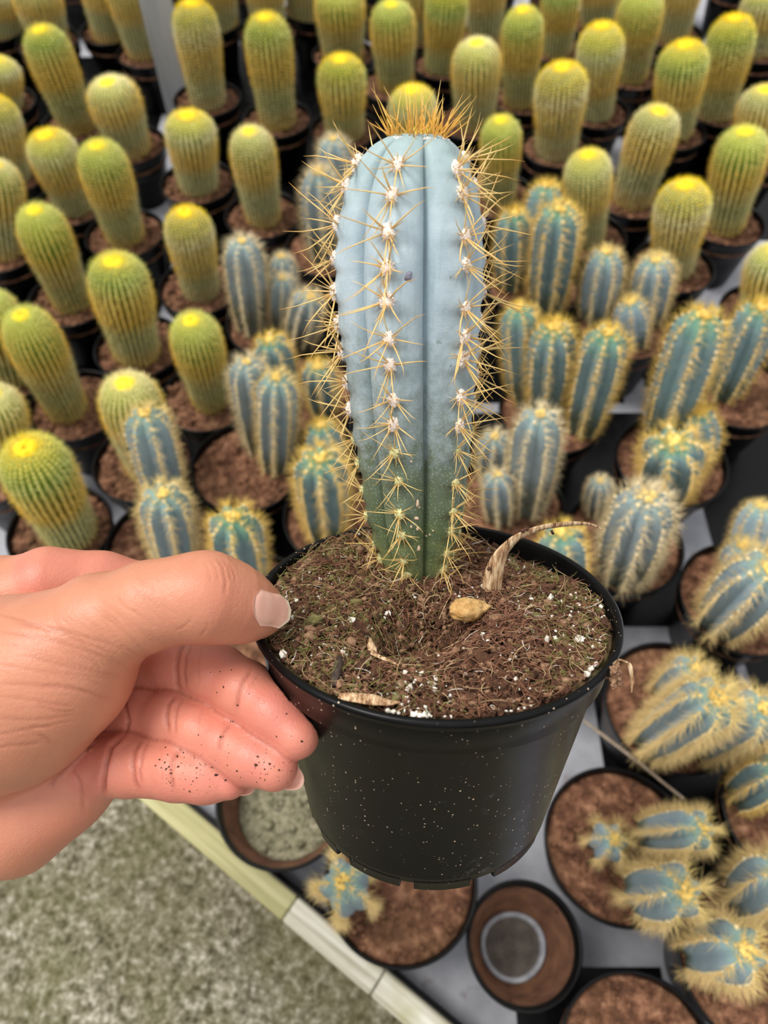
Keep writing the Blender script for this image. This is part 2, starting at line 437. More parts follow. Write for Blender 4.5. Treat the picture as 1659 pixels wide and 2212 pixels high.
GH, GR = 0.115, 0.0300
def make_gold(seed, kind, nrib, waist):
    R = np.random.default_rng(seed)
    pr = [(-0.004, 0.79), (0.006, 0.81), (0.02, 0.835), (0.036, 0.865 - waist * 0.02), (0.048, 0.905), (0.062, 0.955 + waist * 0.02), (0.078, 1.0), (0.092, 0.985), (0.102, 0.88), (0.109, 0.70), (0.1135, 0.47), (0.1150, 0.25), (0.1140, 0.10), (0.1136, 0.01)]
    prof = [(z, r * GR) for z, r in pr]
    sh = lambda t: 1.0 - 0.17 * np.abs(t) ** 1.25
    V, Q, samp, L = stem_surface(prof, nrib, sh, 6, 46)
    body = mesh('gold_stem', V, Q, M_GF[kind])
    du = 0.0038; us = np.arange(0.006, L - 0.0125, du)
    th = np.arange(nrib) * 2 * np.pi / nrib
    TH, UU = np.meshgrid(th, us, indexing='ij')
    UU = UU + R.uniform(0, du, (nrib, 1))
    P, N = samp(TH.ravel(), UU.ravel())
    # areole dots
    b = MB()
    V2, T2 = cones(P - N * 0.0003, N, 0.0014, 0.00125, 5); b.add(V2, None, T2, 1)
    PP, D, LL = spray(P, N, 7, 0.0035, 0.0085, 0.78, R)
    V2, T2 = cones(PP, D, LL, 0.00022, 3); b.add(V2, None, T2)
    # crown tuft
    m = 520; a = R.uniform(0, 2 * np.pi, m); rr = 0.013 * np.sqrt(R.uniform(0, 1, m))
    Pc = np.stack([rr * np.cos(a), rr * np.sin(a), np.full(m, 0.1110) + 0.0030 * (1 - (rr / 0.013) ** 2)], -1)
    Dc = np.stack([np.cos(a) * rr * 55, np.sin(a) * rr * 55, np.ones(m)], -1) + R.normal(0, 0.25, (m, 3)); Dc /= np.linalg.norm(Dc, axis=1, keepdims=True)
    V2, T2 = cones(Pc, Dc, R.uniform(0.003, 0.0065, m), 0.0003, 3); b.add(V2, None, T2)
    coat = b.mesh('gold_spine_coat', [M_GS[kind], M_GA[kind]], smooth=False)
    # wool pad in the crown
    Vw, Qw = lathe([(0.0112, 0.1118), (0.0098, 0.1146), (0.0062, 0.1161), (0.0027, 0.1165), (0.0002, 0.1160)], 18)
    Vw = Vw + 0.0005 * R.normal(0, 1, Vw.shape)
    wool = mesh('crown_wool', Vw, Qw, M_WOOL_Y)
    return body, coat, wool
GOLD = {0: [make_gold(1, 0, 26, 0), make_gold(2, 0, 28, 1), make_gold(3, 0, 24, 1)], 1: [make_gold(4, 1, 26, 0), make_gold(5, 1, 28, 1), make_gold(6, 1, 25, 0)]}

# blue ribbed cactus: prototype 0.115 tall, 0.018 radius
def m_blue(name, c_up, c_mid, c_low, cut):
    k = NT(name); co = k.coord(); z = k.sep(co)[2]; n = k.noise(co, 120, 4, 0.65); n2 = k.noise(co, 25, 2)
    zz = k.math('ADD', z, k.math('MULTIPLY', k.math('SUBTRACT', n2, 0.5), 0.03))
    col = k.ramp(k.framp(zz, 0.0, 0.115), [(0.0, c_low), (cut, c_low), (cut + 0.22, c_mid), (0.85, c_mid), (1.0, c_up)])
    col = k.mix(k.framp(n, 0.35, 0.7, 0, 0.25), col, srgb(176, 196, 204))
    return k.done(col, 0.55, spec=0.3)
M_BL = [m_blue('blue_flesh', srgb(120, 158, 146), srgb(142, 162, 172), srgb(92, 104, 82), 0.10),
        m_blue('blue_flesh_green_top', srgb(84, 142, 104), srgb(116, 144, 148), srgb(84, 100, 76), 0.16),
        m_blue('blue_flesh_grey', srgb(128, 156, 154), srgb(142, 156, 162), srgb(104, 106, 86), 0.28)]
M_BS = []
for nm, c0, c1 in (('blue_cactus_spines', srgb(226, 196, 134), srgb(246, 222, 146)), ('blue_cactus_spines_gold', srgb(228, 190, 106), srgb(250, 216, 104)), ('blue_cactus_spines_straw', srgb(220, 198, 154), srgb(240, 224, 186))):
    k = NT(nm); z = k.sep(k.coord())[2]
    M_BS.append(k.done(k.ramp(k.framp(z, 0.02, 0.118), [(0.0, c0), (0.8, c0), (1.0, c1)]), 0.5, spec=0.3))
M_WOOL_C = m_plain('cream_wool', srgb(236, 214, 160), srgb(250, 236, 200), 400, 0.95, 0.4)
M_WOOL_G = m_plain('gold_wool', srgb(240, 204, 104), srgb(252, 230, 150), 400, 0.95, 0.4)
BH, BR = 0.115, 0.0175
def make_blue(seed, ratio, nrib, km, du, spl, nsp, spread):
    """ratio: height over the prototype's, so that squat stems keep their areole spacing"""
    R = np.random.default_rng(seed); H = BH * ratio
    pr = [(-0.004, 0.70), (0.05 * H, 0.76), (0.22 * H, 0.90), (0.5 * H, 1.0), (H - 0.022, 1.0), (H - 0.012, 0.93), (H - 0.006, 0.76), (H - 0.0022, 0.50), (H - 0.0004, 0.24), (H - 0.001, 0.02)]
    sh = lambda t: 1.0 - 0.30 * np.abs(t) ** 1.35
    V, Q, samp, L = stem_surface([(z, r * BR) for z, r in pr], nrib, sh, 10, 44)
    V[:, 2] *= 1.0
    sc = np.array([1, 1, BH / H])
    body = mesh('blue_stem', V * sc, Q, M_BL[km])
    th = np.arange(nrib) * 2 * np.pi / nrib; us = np.arange(0.006, L - 0.004, du)
    TH, UU = np.meshgrid(th, us, indexing='ij'); UU = UU + R.uniform(-0.2, 0.2, UU.shape) * du
    P, N = samp(TH.ravel(), UU.ravel())
    V2, T2 = crumbs(P + N * 0.0003, R.uniform(0.0010, 0.0014, len(P)), R, 0.2)
    top = P[:, 2].repeat(12) > H - 0.006
    areoles = mesh('areoles', V2 * sc, T2, M_WOOL_C)
    PP, D, LL = spray(P, N, nsp, spl * 0.55, spl, spread, R)
    b = MB(); V2, T2 = cones(PP, D, LL, 0.00021, 3); b.add(V2, None, T2)
    m = 60; a = R.uniform(0, 2 * np.pi, m); rr = 0.005 * np.sqrt(R.uniform(0, 1, m))
    Pc = np.stack([rr * np.cos(a), rr * np.sin(a), np.full(m, H - 0.001)], -1)
    Dc = np.stack([np.cos(a) * rr * 120, np.sin(a) * rr * 120, np.ones(m)], -1) + R.normal(0, 0.2, (m, 3)); Dc /= np.linalg.norm(Dc, axis=1, keepdims=True)
    V2, T2 = cones(Pc, Dc, R.uniform(0.5, 0.95, m) * spl, 0.00026, 3); b.add(V2, None, T2)
    spines = mesh('blue_spines', np.concatenate(b.v) * sc, np.concatenate(b.t), M_BS[km], smooth=False)
    m = 16; a = R.uniform(0, 2 * np.pi, m); rr = 0.0042 * np.sqrt(R.uniform(0, 1, m))
    V2, T2 = crumbs(np.stack([rr * np.cos(a), rr * np.sin(a), np.full(m, H - 0.0004)], -1), R.uniform(0.0012, 0.002, m), R, 0.2)
    wool = mesh('crown_wool', V2 * sc, T2, M_WOOL_G)
    return body, spines, areoles, wool
BLUE = {}
def blue_proto(ratio, km, nrib, star=False):
    key = (round(ratio * 3) / 3, km, nrib, star)
    if key not in BLUE:
        BLUE[key] = make_blue(40 + len(BLUE), max(key[0], 0.34), nrib, km, 0.0052, 0.0145 if star else 0.0105, 16 if star else 13, 0.62 if star else 0.75)
    return BLUE[key]

def stand(o, b, t, h0, r0, h, r, roll):
    """place a prototype stem so that it runs from b to t"""
    d = (Vector(t) - Vector(b)).normalized()
    q = d.to_track_quat('Z', 'Y')
    o.rotation_mode = 'QUATERNION'; o.rotation_quaternion = q @ Matrix.Rotation(roll, 3, 'Z').to_quaternion()
    o.scale = (r / r0, r / r0, h / h0)
POTS = [
    ('Y', -0.4346, 1.0214, 0.098, [(-0.4346, 1.0214, -0.4377, 1.0201, 0.2024, 0.0652)]),
    ('Y', -0.3493, 0.9689, 0.098, [(-0.3493, 0.9689, -0.3535, 0.9673, 0.1651, 0.0722)]),
    ('Y', -0.258, 1.0842, 0.098, [(-0.258, 1.0842, -0.2529, 1.0854, 0.2041, 0.0661)]),
    ('Y', -0.1521, 1.033, 0.098, [(-0.1521, 1.033, -0.1511, 1.0331, 0.211, 0.0664)]),
    ('Y', -0.3995, 0.8427, 0.098, [(-0.3983, 0.8417, -0.3999, 0.841, 0.171, 0.0641)]),
    ('Y', -0.322, 0.7811, 0.098, [(-0.3232, 0.782, -0.3196, 0.7835, 0.1932, 0.0624)]),
    ('Y', -0.2453, 0.8855, 0.098, [(-0.2453, 0.8855, -0.2393, 0.8872, 0.1678, 0.0671)]),
    ('Y', -0.1535, 0.8183, 0.098, [(-0.1535, 0.8183, -0.1544, 0.8181, 0.1886, 0.0596)]),
    ('Y', -0.3634, 0.6659, 0.098, [(-0.3634, 0.6659, -0.3599, 0.6678, 0.1943, 0.0588)]),
    ('Y', -0.2161, 0.6855, 0.098, [(-0.2161, 0.6855, -0.2114, 0.6869, 0.1777, 0.0579)]),
    ('Y', -0.2708, 0.5891, 0.098, [(-0.2738, 0.5842, -0.2634, 0.5888, 0.1947, 0.0658)]),
    ('Y', -0.3224, 0.5046, 0.098, [(-0.3323, 0.504, -0.3286, 0.5064, 0.2022, 0.0572)]),
    ('Y', -0.1857, 0.5172, 0.098, [(-0.1828, 0.5173, -0.1801, 0.5182, 0.1848, 0.0556)]),
    ('Y', -0.2398, 0.432, 0.098, [(-0.2337, 0.4305, -0.2247, 0.4351, 0.1913, 0.0613)]),
    ('Y', -0.3038, 0.3545, 0.098, [(-0.2947, 0.3528, -0.2875, 0.3585, 0.2006, 0.0634)]),
    ('Y', -0.0553, 1.0077, 0.098, [(-0.0553, 1.0077, -0.0568, 1.0077, 0.1732, 0.0685)]),
    ('Y', -0.063, 1.2073, 0.098, [(-0.063, 1.2073, -0.0664, 1.2071, 0.1727, 0.0779)]),
    ('Y', 0.0119, 1.1238, 0.098, [(0.0177, 1.1279, 0.0098, 1.128, 0.1845, 0.0685)]),
    ('Y', 0.0399, 0.9581, 0.098, [(0.0399, 0.9581, 0.0358, 0.9582, 0.1601, 0.0661)]),
    ('Y', 0.0928, 1.1808, 0.098, [(0.0872, 1.1802, 0.0911, 1.1799, 0.191, 0.0661)]),
    ('Y', 0.1249, 1.0272, 0.098, [(0.1294, 1.0307, 0.1212, 1.0316, 0.1814, 0.0708)]),
    ('Y', 0.2033, 1.0877, 0.098, [(0.1988, 1.0842, 0.1848, 1.0866, 0.1959, 0.0615)]),
    ('Y', 0.2695, 1.2281, 0.098, [(0.2695, 1.2281, 0.2606, 1.23, 0.1704, 0.0631)]),
    ('Y', 0.3038, 1.0541, 0.098, [(0.3038, 1.0541, 0.2867, 1.0587, 0.1889, 0.0665)]),
    ('Y', 0.3714, 1.1537, 0.098, [(0.3714, 1.1537, 0.3598, 1.1573, 0.189, 0.0687)]),
    ('Y', 0.237, 0.9635, 0.098, [(0.237, 0.9635, 0.2241, 0.9665, 0.1844, 0.0712)]),
    ('Y', 0.4017, 1.0041, 0.098, [(0.4074, 1.0077, 0.3877, 1.0153, 0.187, 0.0699)]),
    ('Y', 0.4849, 1.0578, 0.098, [(0.4792, 1.0541, 0.4595, 1.0627, 0.1966, 0.0663)]),
    ('Y', 0.5808, 1.2281, 0.098, [(0.5808, 1.2281, 0.5655, 1.2351, 0.1562, 0.0694)]),
    ('Y', 0.3217, 0.8561, 0.098, [(0.3217, 0.8561, 0.3221, 0.856, 0.1912, 0.0648)]),
    ('Y', 0.5028, 0.9474, 0.098, [(0.5028, 0.9474, 0.4868, 0.9555, 0.1616, 0.067)]),
    ('Y', 0.4301, 0.8045, 0.098, [(0.4301, 0.8045, 0.4114, 0.8139, 0.1911, 0.0658)]),
    ('Y', 0.2518, 0.7776, 0.098, [(0.2518, 0.7776, 0.23, 0.784, 0.1819, 0.0603)]),
    ('Y', 0.3473, 0.7219, 0.098, [(0.3473, 0.7219, 0.3285, 0.7304, 0.1808, 0.065)]),
    ('Y', 0.1501, 0.8561, 0.098, [(0.1501, 0.8561, 0.1384, 0.858, 0.179, 0.0559)]),
    ('Y', 0.4325, 0.6392, 0.098, [(0.4325, 0.6392, 0.4154, 0.6501, 0.1595, 0.0623)]),
    ('Y', -0.4668, 0.7558, 0.098, [(-0.4668, 0.7558, -0.4377, 0.7722, 0.1783, 0.0626)]),
    ('Y', -0.4979, 0.9006, 0.098, [(-0.4979, 0.9006, -0.4817, 0.9092, 0.1753, 0.0647)]),
    ('Y', -0.5551, 1.0721, 0.098, [(-0.5551, 1.0721, -0.5418, 1.0788, 0.1364, 0.0683)]),
    ('Y', -0.5308, 1.2495, 0.098, [(-0.5301, 1.2564, -0.526, 1.2581, 0.16, 0.0756)]),
    ('Y', -0.6215, 1.2891, 0.098, [(-0.6132, 1.2855, -0.5989, 1.2921, 0.1416, 0.0719)]),
    ('Y', -0.4377, 1.2832, 0.098, [(-0.4372, 1.2709, -0.426, 1.2746, 0.1654, 0.0703)]),
    ('Y', -0.3662, 1.2148, 0.098, [(-0.3757, 1.2239, -0.3776, 1.2233, 0.186, 0.0678)]),
    ('Y', -0.1865, 1.283, 0.098, [(-0.1877, 1.3029, -0.1837, 1.3054, 0.1671, 0.0698)]),
    ('Y', -0.2816, 1.3101, 0.098, [(-0.2631, 1.3048, -0.2608, 1.3053, 0.161, 0.0679)]),
    ('Y', -0.1152, 1.3517, 0.098, [(-0.1297, 1.3377, -0.129, 1.3355, 0.1553, 0.0691)]),
    ('Y', 0.3467, 1.3048, 0.098, [(0.3467, 1.3048, 0.3343, 1.308, 0.1538, 0.0683)]),
    ('Y', 0.1603, 1.2533, 0.098, [(0.1592, 1.2521, 0.1508, 1.2531, 0.1817, 0.0655)]),
    ('Y', 0.4601, 1.2709, 0.098, [(0.4601, 1.2709, 0.4515, 1.2739, 0.1675, 0.0667)]),
    ('Y', 0.0573, 1.2732, 0.098, [(0.0582, 1.2709, 0.0521, 1.2711, 0.1686, 0.0666)]),
    ('Y', -0.3845, 0.4275, 0.098, [(-0.3775, 0.4362, -0.3594, 0.4506, 0.1603, 0.0604)]),
    ('Y', -0.4095, 0.5518, 0.098, [(-0.4037, 0.5487, -0.3866, 0.5604, 0.1766, 0.059)]),
    ('B0', -0.1228, 0.6234, 0.11, [(-0.1491, 0.6202, -0.1422, 0.6218, 0.1932, 0.0416), (-0.1109, 0.6515, -0.1098, 0.6517, 0.1493, 0.0307), (-0.1163, 0.6239, -0.1075, 0.6254, 0.1438, 0.0323), (-0.0955, 0.599, -0.0746, 0.5811, 0.1581, 0.0374)]),
    ('B1', -0.0808, 0.5207, 0.11, [(-0.1073, 0.5273, -0.1121, 0.5263, 0.1517, 0.0407), (-0.0626, 0.4988, -0.0646, 0.4985, 0.1456, 0.0357)]),
    ('B2', -0.1352, 0.424, 0.11, [(-0.1263, 0.4535, -0.1205, 0.455, 0.1972, 0.0373), (-0.1075, 0.4288, -0.091, 0.4322, 0.2021, 0.0383)]),
    ('B3', -0.2009, 0.3346, 0.11, [(-0.2021, 0.37, -0.1901, 0.3785, 0.2204, 0.0411), (-0.1881, 0.3162, -0.1754, 0.3231, 0.1889, 0.0424)]),
    ('B4', -0.111, 0.2694, 0.11, [(-0.1219, 0.2882, -0.1136, 0.2914, 0.2048, 0.0434)]),
    ('B5', -0.04, 0.3669, 0.11, [(-0.0497, 0.4023, -0.0569, 0.416, 0.1564, 0.0372), (-0.0542, 0.353, -0.052, 0.3533, 0.1946, 0.0455)]),
    ('B6', 0.1745, 0.6825, 0.11, [(0.1815, 0.7159, 0.1792, 0.7397, 0.1745, 0.045), (0.1875, 0.6538, 0.1779, 0.6564, 0.2052, 0.0491), (0.149, 0.6888, 0.1388, 0.6909, 0.1748, 0.0416)]),
    ('B7', 0.2699, 0.6188, 0.11, [(0.2409, 0.635, 0.2317, 0.6383, 0.166, 0.0434), (0.3001, 0.6347, 0.2873, 0.641, 0.155, 0.045), (0.277, 0.5972, 0.2601, 0.6044, 0.1297, 0.0417)]),
    ('B8', 0.1736, 0.4926, 0.11, [(0.1474, 0.5175, 0.1276, 0.5369, 0.184, 0.0386), (0.1689, 0.5019, 0.1562, 0.5058, 0.1892, 0.0477), (0.2039, 0.4756, 0.1968, 0.4781, 0.2093, 0.0435)]),
    ('B9', 0.2838, 0.4305, 0.11, [(0.2815, 0.463, 0.2745, 0.4807, 0.2273, 0.0497), (0.3134, 0.439, 0.2975, 0.4495, 0.1354, 0.0423), (0.2753, 0.4012, 0.2536, 0.3947, 0.1612, 0.0562)]),
    ('B10', 0.3718, 0.5241, 0.11, [(0.3595, 0.5241, 0.3517, 0.5293, 0.191, 0.0455)]),
    ('B11', 0.1171, 0.379, 0.11, [(0.1366, 0.3797, 0.1256, 0.3833, 0.2122, 0.0418), (0.1059, 0.4137, 0.1011, 0.4149, 0.1432, 0.0328), (0.1104, 0.3683, 0.0991, 0.3713, 0.1441, 0.0316)]),
    ('B12', 0.2206, 0.3388, 0.11, [(0.2024, 0.3749, 0.1959, 0.3791, 0.1233, 0.026), (0.2147, 0.3077, 0.2035, 0.3138, 0.1978, 0.0526)]),
    ('B13', 0.1428, 0.2597, 0.11, [(0.1595, 0.2899, 0.1449, 0.3062, 0.1555, 0.0438)]),
    ('B14', 0.3155, 0.2812, 0.11, [(0.3259, 0.3175, 0.3256, 0.3438, 0.1367, 0.034), (0.3189, 0.3043, 0.3093, 0.3138, 0.1206, 0.0359), (0.2912, 0.2601, 0.285, 0.253, 0.1939, 0.051)]),
    ('B15', 0.2338, 0.1849, 0.11, [(0.2332, 0.1972, 0.2342, 0.196, 0.1435, 0.032), (0.211, 0.1563, 0.21, 0.1485, 0.22, 0.0379), (0.2557, 0.1556, 0.2579, 0.1533, 0.1804, 0.0377)]),
    ('B16', 0.3107, 0.1049, 0.11, [(0.2753, 0.1169, 0.2743, 0.1192, 0.1501, 0.0351)]),
    ('B17', 0.1734, 0.0818, 0.11, [(0.1969, 0.0897, 0.2014, 0.0782, 0.1748, 0.0257), (0.1627, 0.082, 0.1627, 0.0819, 0.0865, 0.0272), (0.1838, 0.05, 0.1852, 0.0438, 0.1679, 0.0336)]),
    ('B18', 0.2565, 0.0082, 0.11, [(0.219, 0.0125, 0.2189, 0.0127, 0.1591, 0.034), (0.2567, 0.0463, 0.2568, 0.0571, 0.1496, 0.0328)]),
    ('B19', 0.0083, 0.052, 0.11, [(-0.0226, 0.0476, -0.0245, 0.0466, 0.1902, 0.0306)]),
    ('B20', -0.0649, 0.7508, 0.11, [(-0.0548, 0.7846, -0.0575, 0.7899, 0.1974, 0.0413), (-0.0729, 0.738, -0.07, 0.7383, 0.1921, 0.0461)]),
    ('E0', 0.0993, 0.0187, 0.082, []),
    ('E1', 0.1646, -0.0496, 0.105, []),
    ('E2', -0.0786, 0.117, 0.105, []),
]

POTS += [('Y', -0.64 + 0.104 * i, 1.445 + 0.012 * (i % 3), 0.098, [(-0.64 + 0.104 * i, 1.447 + 0.012 * (i % 3), -0.642 + 0.104 * i, 1.448 + 0.012 * (i % 3), 0.175 + 0.006 * (i % 4), 0.067)]) for i in range(13)]
POTS += [('Y', x, y, 0.098, [(x, y, x - 0.002, y + 0.001, 0.072 + h, 0.062)]) for x, y, h in ((0.045, 0.855, 0.09), (0.048, 0.742, 0.085), (0.042, 0.628, 0.09), (0.036, 0.512, 0.08), (0.030, 0.272, 0.07))]
GREEN_TOP = {53, 55, 58, 60, 63, 0, 3, 5, 8, 10, 11, 12, 14, 15, 17, 21, 24, 26, 27, 31, 34, 16, 19, 22, 51}
GOLD_OWN = {
    13: 'golden column cactus standing right behind a tall leaning blue cactus',
    2: 'golden column cactus with pale shoulders in black pot beside the flat grey post',
    18: 'golden column cactus half hidden behind the spiny top of the lifted blue cactus',
    6: 'short plump golden column cactus standing directly in front of the flat grey post',
    42: 'golden column cactus half hidden behind the flat grey post',
    12: 'stubby green-topped column cactus next to the pot of two tall blue stems',
    9: 'golden column cactus next to the pot of four slim blue-green cacti',
    7: 'golden column cactus right behind the tallest of four slim blue-green cacti',
    14: 'plump green-shouldered column cactus, the one closest to the knuckles of the hand',
    32: 'short golden column cactus rising right behind a pot of three upright blue cacti',
    33: 'broad golden column cactus right behind the three small silvery blue cacti',
    34: 'slim green-topped column cactus beside the spiny shoulder of the lifted cactus',
    35: 'golden column cactus next to the pot with a single slim blue cactus',
}
LAB_G = 'column cactus with fresh green upper half and bright yellow crown, standing in black pot'
LAB_P = 'column cactus with pale dotted shoulders, golden flanks and yellow crown, standing in black pot'
BLUE_LAB = {
    'B0': 'black pot of four slim blue-green cacti, one clearly tallest, in front of golden columns',
    'B1': 'black pot with two short blue cacti behind the paired upright blue stems',
    'B2': 'black pot with two tall blue stems side by side, one pale silvery blue',
    'B3': 'black pot with two blue cacti, one tall and leaning before a golden column cactus',
    'B4': 'black pot with single upright green-crowned blue cactus next to the hand',
    'B5': 'black pot with fat yellow-crowned blue cactus and a smaller one behind it',
    'B6': 'black pot with three blue cacti below a short golden column, the front one tallest',
    'B7': 'black pot with three small silvery blue cacti, the shortest one in front',
    'B8': 'black pot with three blue cacti with golden crowns standing in a row',
    'B9': 'black pot with tall dark blue cactus and two squat ones crowding before it',
    'B10': 'black pot with single slim blue cactus next to the tall dark blue one',
    'B11': 'black pot with three blue cacti beside the lifted cactus, one tall and two short',
    'B12': 'black pot with fat many-ribbed straw-spined cactus and a tiny one behind it',
    'B13': 'black pot with single bright green-crowned cactus behind the dried stalk of the lifted pot',
    'B14': 'black pot with broad pale blue cactus lying outwards and two small ones behind',
    'B15': 'black pot with three blue cacti fanning outwards over bare brown soil',
    'B16': 'black pot with single shaded blue cactus between two fuller pots',
    'B17': 'black pot with tiny white star-shaped cactus and two larger blue ones in brown soil',
    'B18': 'black pot with two spiny blue cacti beside the bare soil pot',
    'B19': 'black pot with single five-ribbed star-shaped cactus with long golden spines, below the lifted pot',
    'B20': 'black pot with two grey-green cacti behind the spiny flank of the lifted cactus',
}
KM = {'B0': 2, 'B1': 1, 'B2': 2, 'B3': 0, 'B4': 1, 'B5': 1, 'B6': 1, 'B7': 0, 'B8': 1, 'B9': 1, 'B10': 1, 'B11': 2, 'B12': 2, 'B13': 1, 'B14': 0, 'B15': 0, 'B16': 1, 'B17': 0, 'B18': 0, 'B19': 0, 'B20': 2}
NRIB = {'B12': 9, 'B14': 8, 'B19': 5, 'B17': 6, 'B18': 6}
prng = random.Random(5)
yi = 0
M_MUD = m_plain('pot_residue', srgb(84, 56, 42), srgb(128, 90, 66), 60, 0.9, 0.6)
M_MOSSY = m_plain('mossy_soil', srgb(96, 96, 70), srgb(160, 152, 128), 180, 0.95, 0.9)
M_FILM = m_plain('grey_film', srgb(120, 122, 128), srgb(178, 180, 186), 80, 0.5, 0.3)
M_DARK = m_plain('dark_soil', srgb(60, 54, 48), srgb(96, 88, 80), 90, 0.7, 0.5)
# thin black sheets added to stand in for the deep shade between pots
SHADE_PATCHES = [(-0.66, -0.36, 0.90, 1.36), (-0.285, -0.01, 0.78, 1.40), (0.01, 0.345, 0.90, 1.40), (0.40, 0.68, 0.87, 1.40), (-0.50, -0.29, 0.53, 0.88), (-0.25, -0.02, 0.44, 0.76), (0.06, 0.285, 0.575, 0.88),
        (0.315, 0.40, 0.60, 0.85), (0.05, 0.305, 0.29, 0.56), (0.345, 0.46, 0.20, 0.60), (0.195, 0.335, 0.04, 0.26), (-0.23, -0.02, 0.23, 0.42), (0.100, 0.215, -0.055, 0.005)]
for x0, x1, y0, y1 in SHADE_PATCHES:
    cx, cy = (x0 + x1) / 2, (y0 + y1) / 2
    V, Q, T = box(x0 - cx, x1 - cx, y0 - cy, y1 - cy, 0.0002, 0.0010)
    tag(obj('shade_patch', MB().add(V, Q, T).mesh('shade_patch', M_TRAY, smooth=False), loc=(cx, cy, 0), rot=(0, 0, 0.0)), 'thin black patch standing in for the deep shade between the cactus pots', 'mat', 'black shade patches under the pots')
for kind, cx, cy, D, stems in POTS:
    if kind == 'B19': cx, cy = cx + 0.004, cy + 0.0056
    if kind[0] in 'YB':
        kd = kind[0]
        root = empty('potted_cactus', (cx, cy, 0.0011))
        root.rotation_euler = (0, 0, 0)
        obj('pot', ME_POT[kd], root, rot=(0, 0, prng.uniform(0, 6)))
        so = obj('soil', prng.choice(ME_SOIL[kd]), root, rot=(0, 0, prng.uniform(0, 6)))
        zs = 0.072 if kd == 'Y' else 0.076
        for si, (bx, by, tx, ty, tz, w) in enumerate(stems):
            b = Vector((bx - cx, by - cy, zs - 0.001)); t = Vector((tx - cx, ty - cy, tz))
            if kd == 'Y':
                k = 0 if yi in GREEN_TOP else 1
                body, coat, wool = GOLD[k][prng.randrange(3)]
                h = (t - b).length; st = obj('stem', body, root, loc=b)
                stand(st, b, t, GH, GR, h, w / 2 - 0.0040, prng.uniform(0, 6))
                tag(obj('spines', coat, st), kind='stuff'); obj('crown_wool', wool, st)
            else:
                if (t - b).length < 0.03: t = b + Vector((0.001, 0, 0.032))
                h = (t - b).length; r = w / 2 - 0.0012
                if kind in ('B17', 'B18', 'B19'): r *= 1.15
                star = kind in ('B17', 'B18', 'B19', 'B15')
                body, spines, areoles, wool = blue_proto((h / BH) / (r / BR), KM[kind] if not (kind == 'B2' and si == 1) else 0, NRIB.get(kind, 7 if si % 2 == 0 else 8), star)
                st = obj('stem', body, root, loc=b)
                stand(st, b, t, BH, BR, h, r, prng.uniform(0, 6))
                tag(obj('spines', spines, st), kind='stuff'); tag(obj('areoles', areoles, st), kind='stuff'); obj('crown_wool', wool, st)
        if kd == 'Y':
            if yi in GOLD_OWN: tag(root, GOLD_OWN[yi], 'cactus', 'golden column cacti in rows')
            elif yi in GREEN_TOP: tag(root, LAB_G, 'cactus', 'green-topped golden column cacti in rows')
            else: tag(root, LAB_P, 'cactus', 'pale-shouldered golden column cacti in rows')
            yi += 1
        else: tag(root, BLUE_LAB[kind], 'cactus', 'pots of blue ribbed cacti')
    elif kind == 'E0':
        root = empty('empty_pot', (cx, cy, 0.0011))
        obj('pot', make_pot_mesh(D, 0.070, 'empty_pot'), root)
        V, Q = lathe([(0.0380, 0.060), (0.0362, 0.058), (0.0270, 0.016), (0.0225, 0.0130), (0.0120, 0.0118)], 40)
        V = V + (0.0006 * fbm(V, 120, 3, 3.0))[:, None] * np.array([1, 1, 0.4])
        obj('soil_residue', mesh('soil_residue', V, Q, M_MUD), root)
        th = np.linspace(0, 2 * np.pi, 48, endpoint=False); rw = 0.0195 + 0.0006 * np.sin(2 * th + 1) + 0.0003 * np.sin(3 * th)
        ring = np.concatenate([np.stack([f * rw * np.cos(th), f * rw * np.sin(th), np.full(48, z)], -1) for f, z in ((1.28, 0.0140), (1.24, 0.0185), (1.10, 0.0180), (1.04, 0.0135))])
        obj('grey_film', mesh('grey_film', ring, grid_quads(4, 48), M_FILM), root)
        V, Q = lathe([(0.0215, 0.0140), (0.012, 0.0136), (0.0005, 0.0134)], 32)
        obj('dark_base', mesh('dark_base', V, Q, M_DARK), root)  # darker grey disc inside the pot's base
        tag(root, 'empty black pot with brown soil residue and grey ring inside', 'pot')
    elif kind == 'E1':
        root = empty('soil_pot', (cx, cy, 0.0011))
        obj('pot', ME_POT['B'], root, scale=(0.955, 0.955, 1.0)); obj('soil', make_soil_mesh(0.0495, 0.076, 9.0, M_SOIL2, 'soil_bare'), root)
        tag(root, 'black pot filled with bare brown soil and no plant', 'pot')
    else:
        root = empty('mossy_pot', (cx, cy, 0.0011))
        obj('pot', make_pot_mesh(D, 0.070, 'mossy_pot'), root)
        V, Q = lathe([(0.049, 0.060), (0.0445, 0.050), (0.0405, 0.030)], 40)
        obj('soil_residue', mesh('soil_residue', V, Q, M_MUD), root)
        obj('moss', make_soil_mesh(0.0405, 0.032, 10.0, M_MOSSY, 'moss'), root)
        tag(root, 'black pot with brown inner wall and mossy grey-green base, under the fingers', 'pot')

# ---------------------------------------------------------------- the lifted pot with the tall blue cactus
CAM_R = np.array(Matrix.Rotation(math.radians(32.0), 3, 'X'))   # frame in which hand and lifted pot were measured
CAM_T = np.array((0.0, 0.0, 0.677))
def eye_to_world(P): return np.asarray(P) @ CAM_R.T + CAM_T     # metres right / up / back of the phone -> world

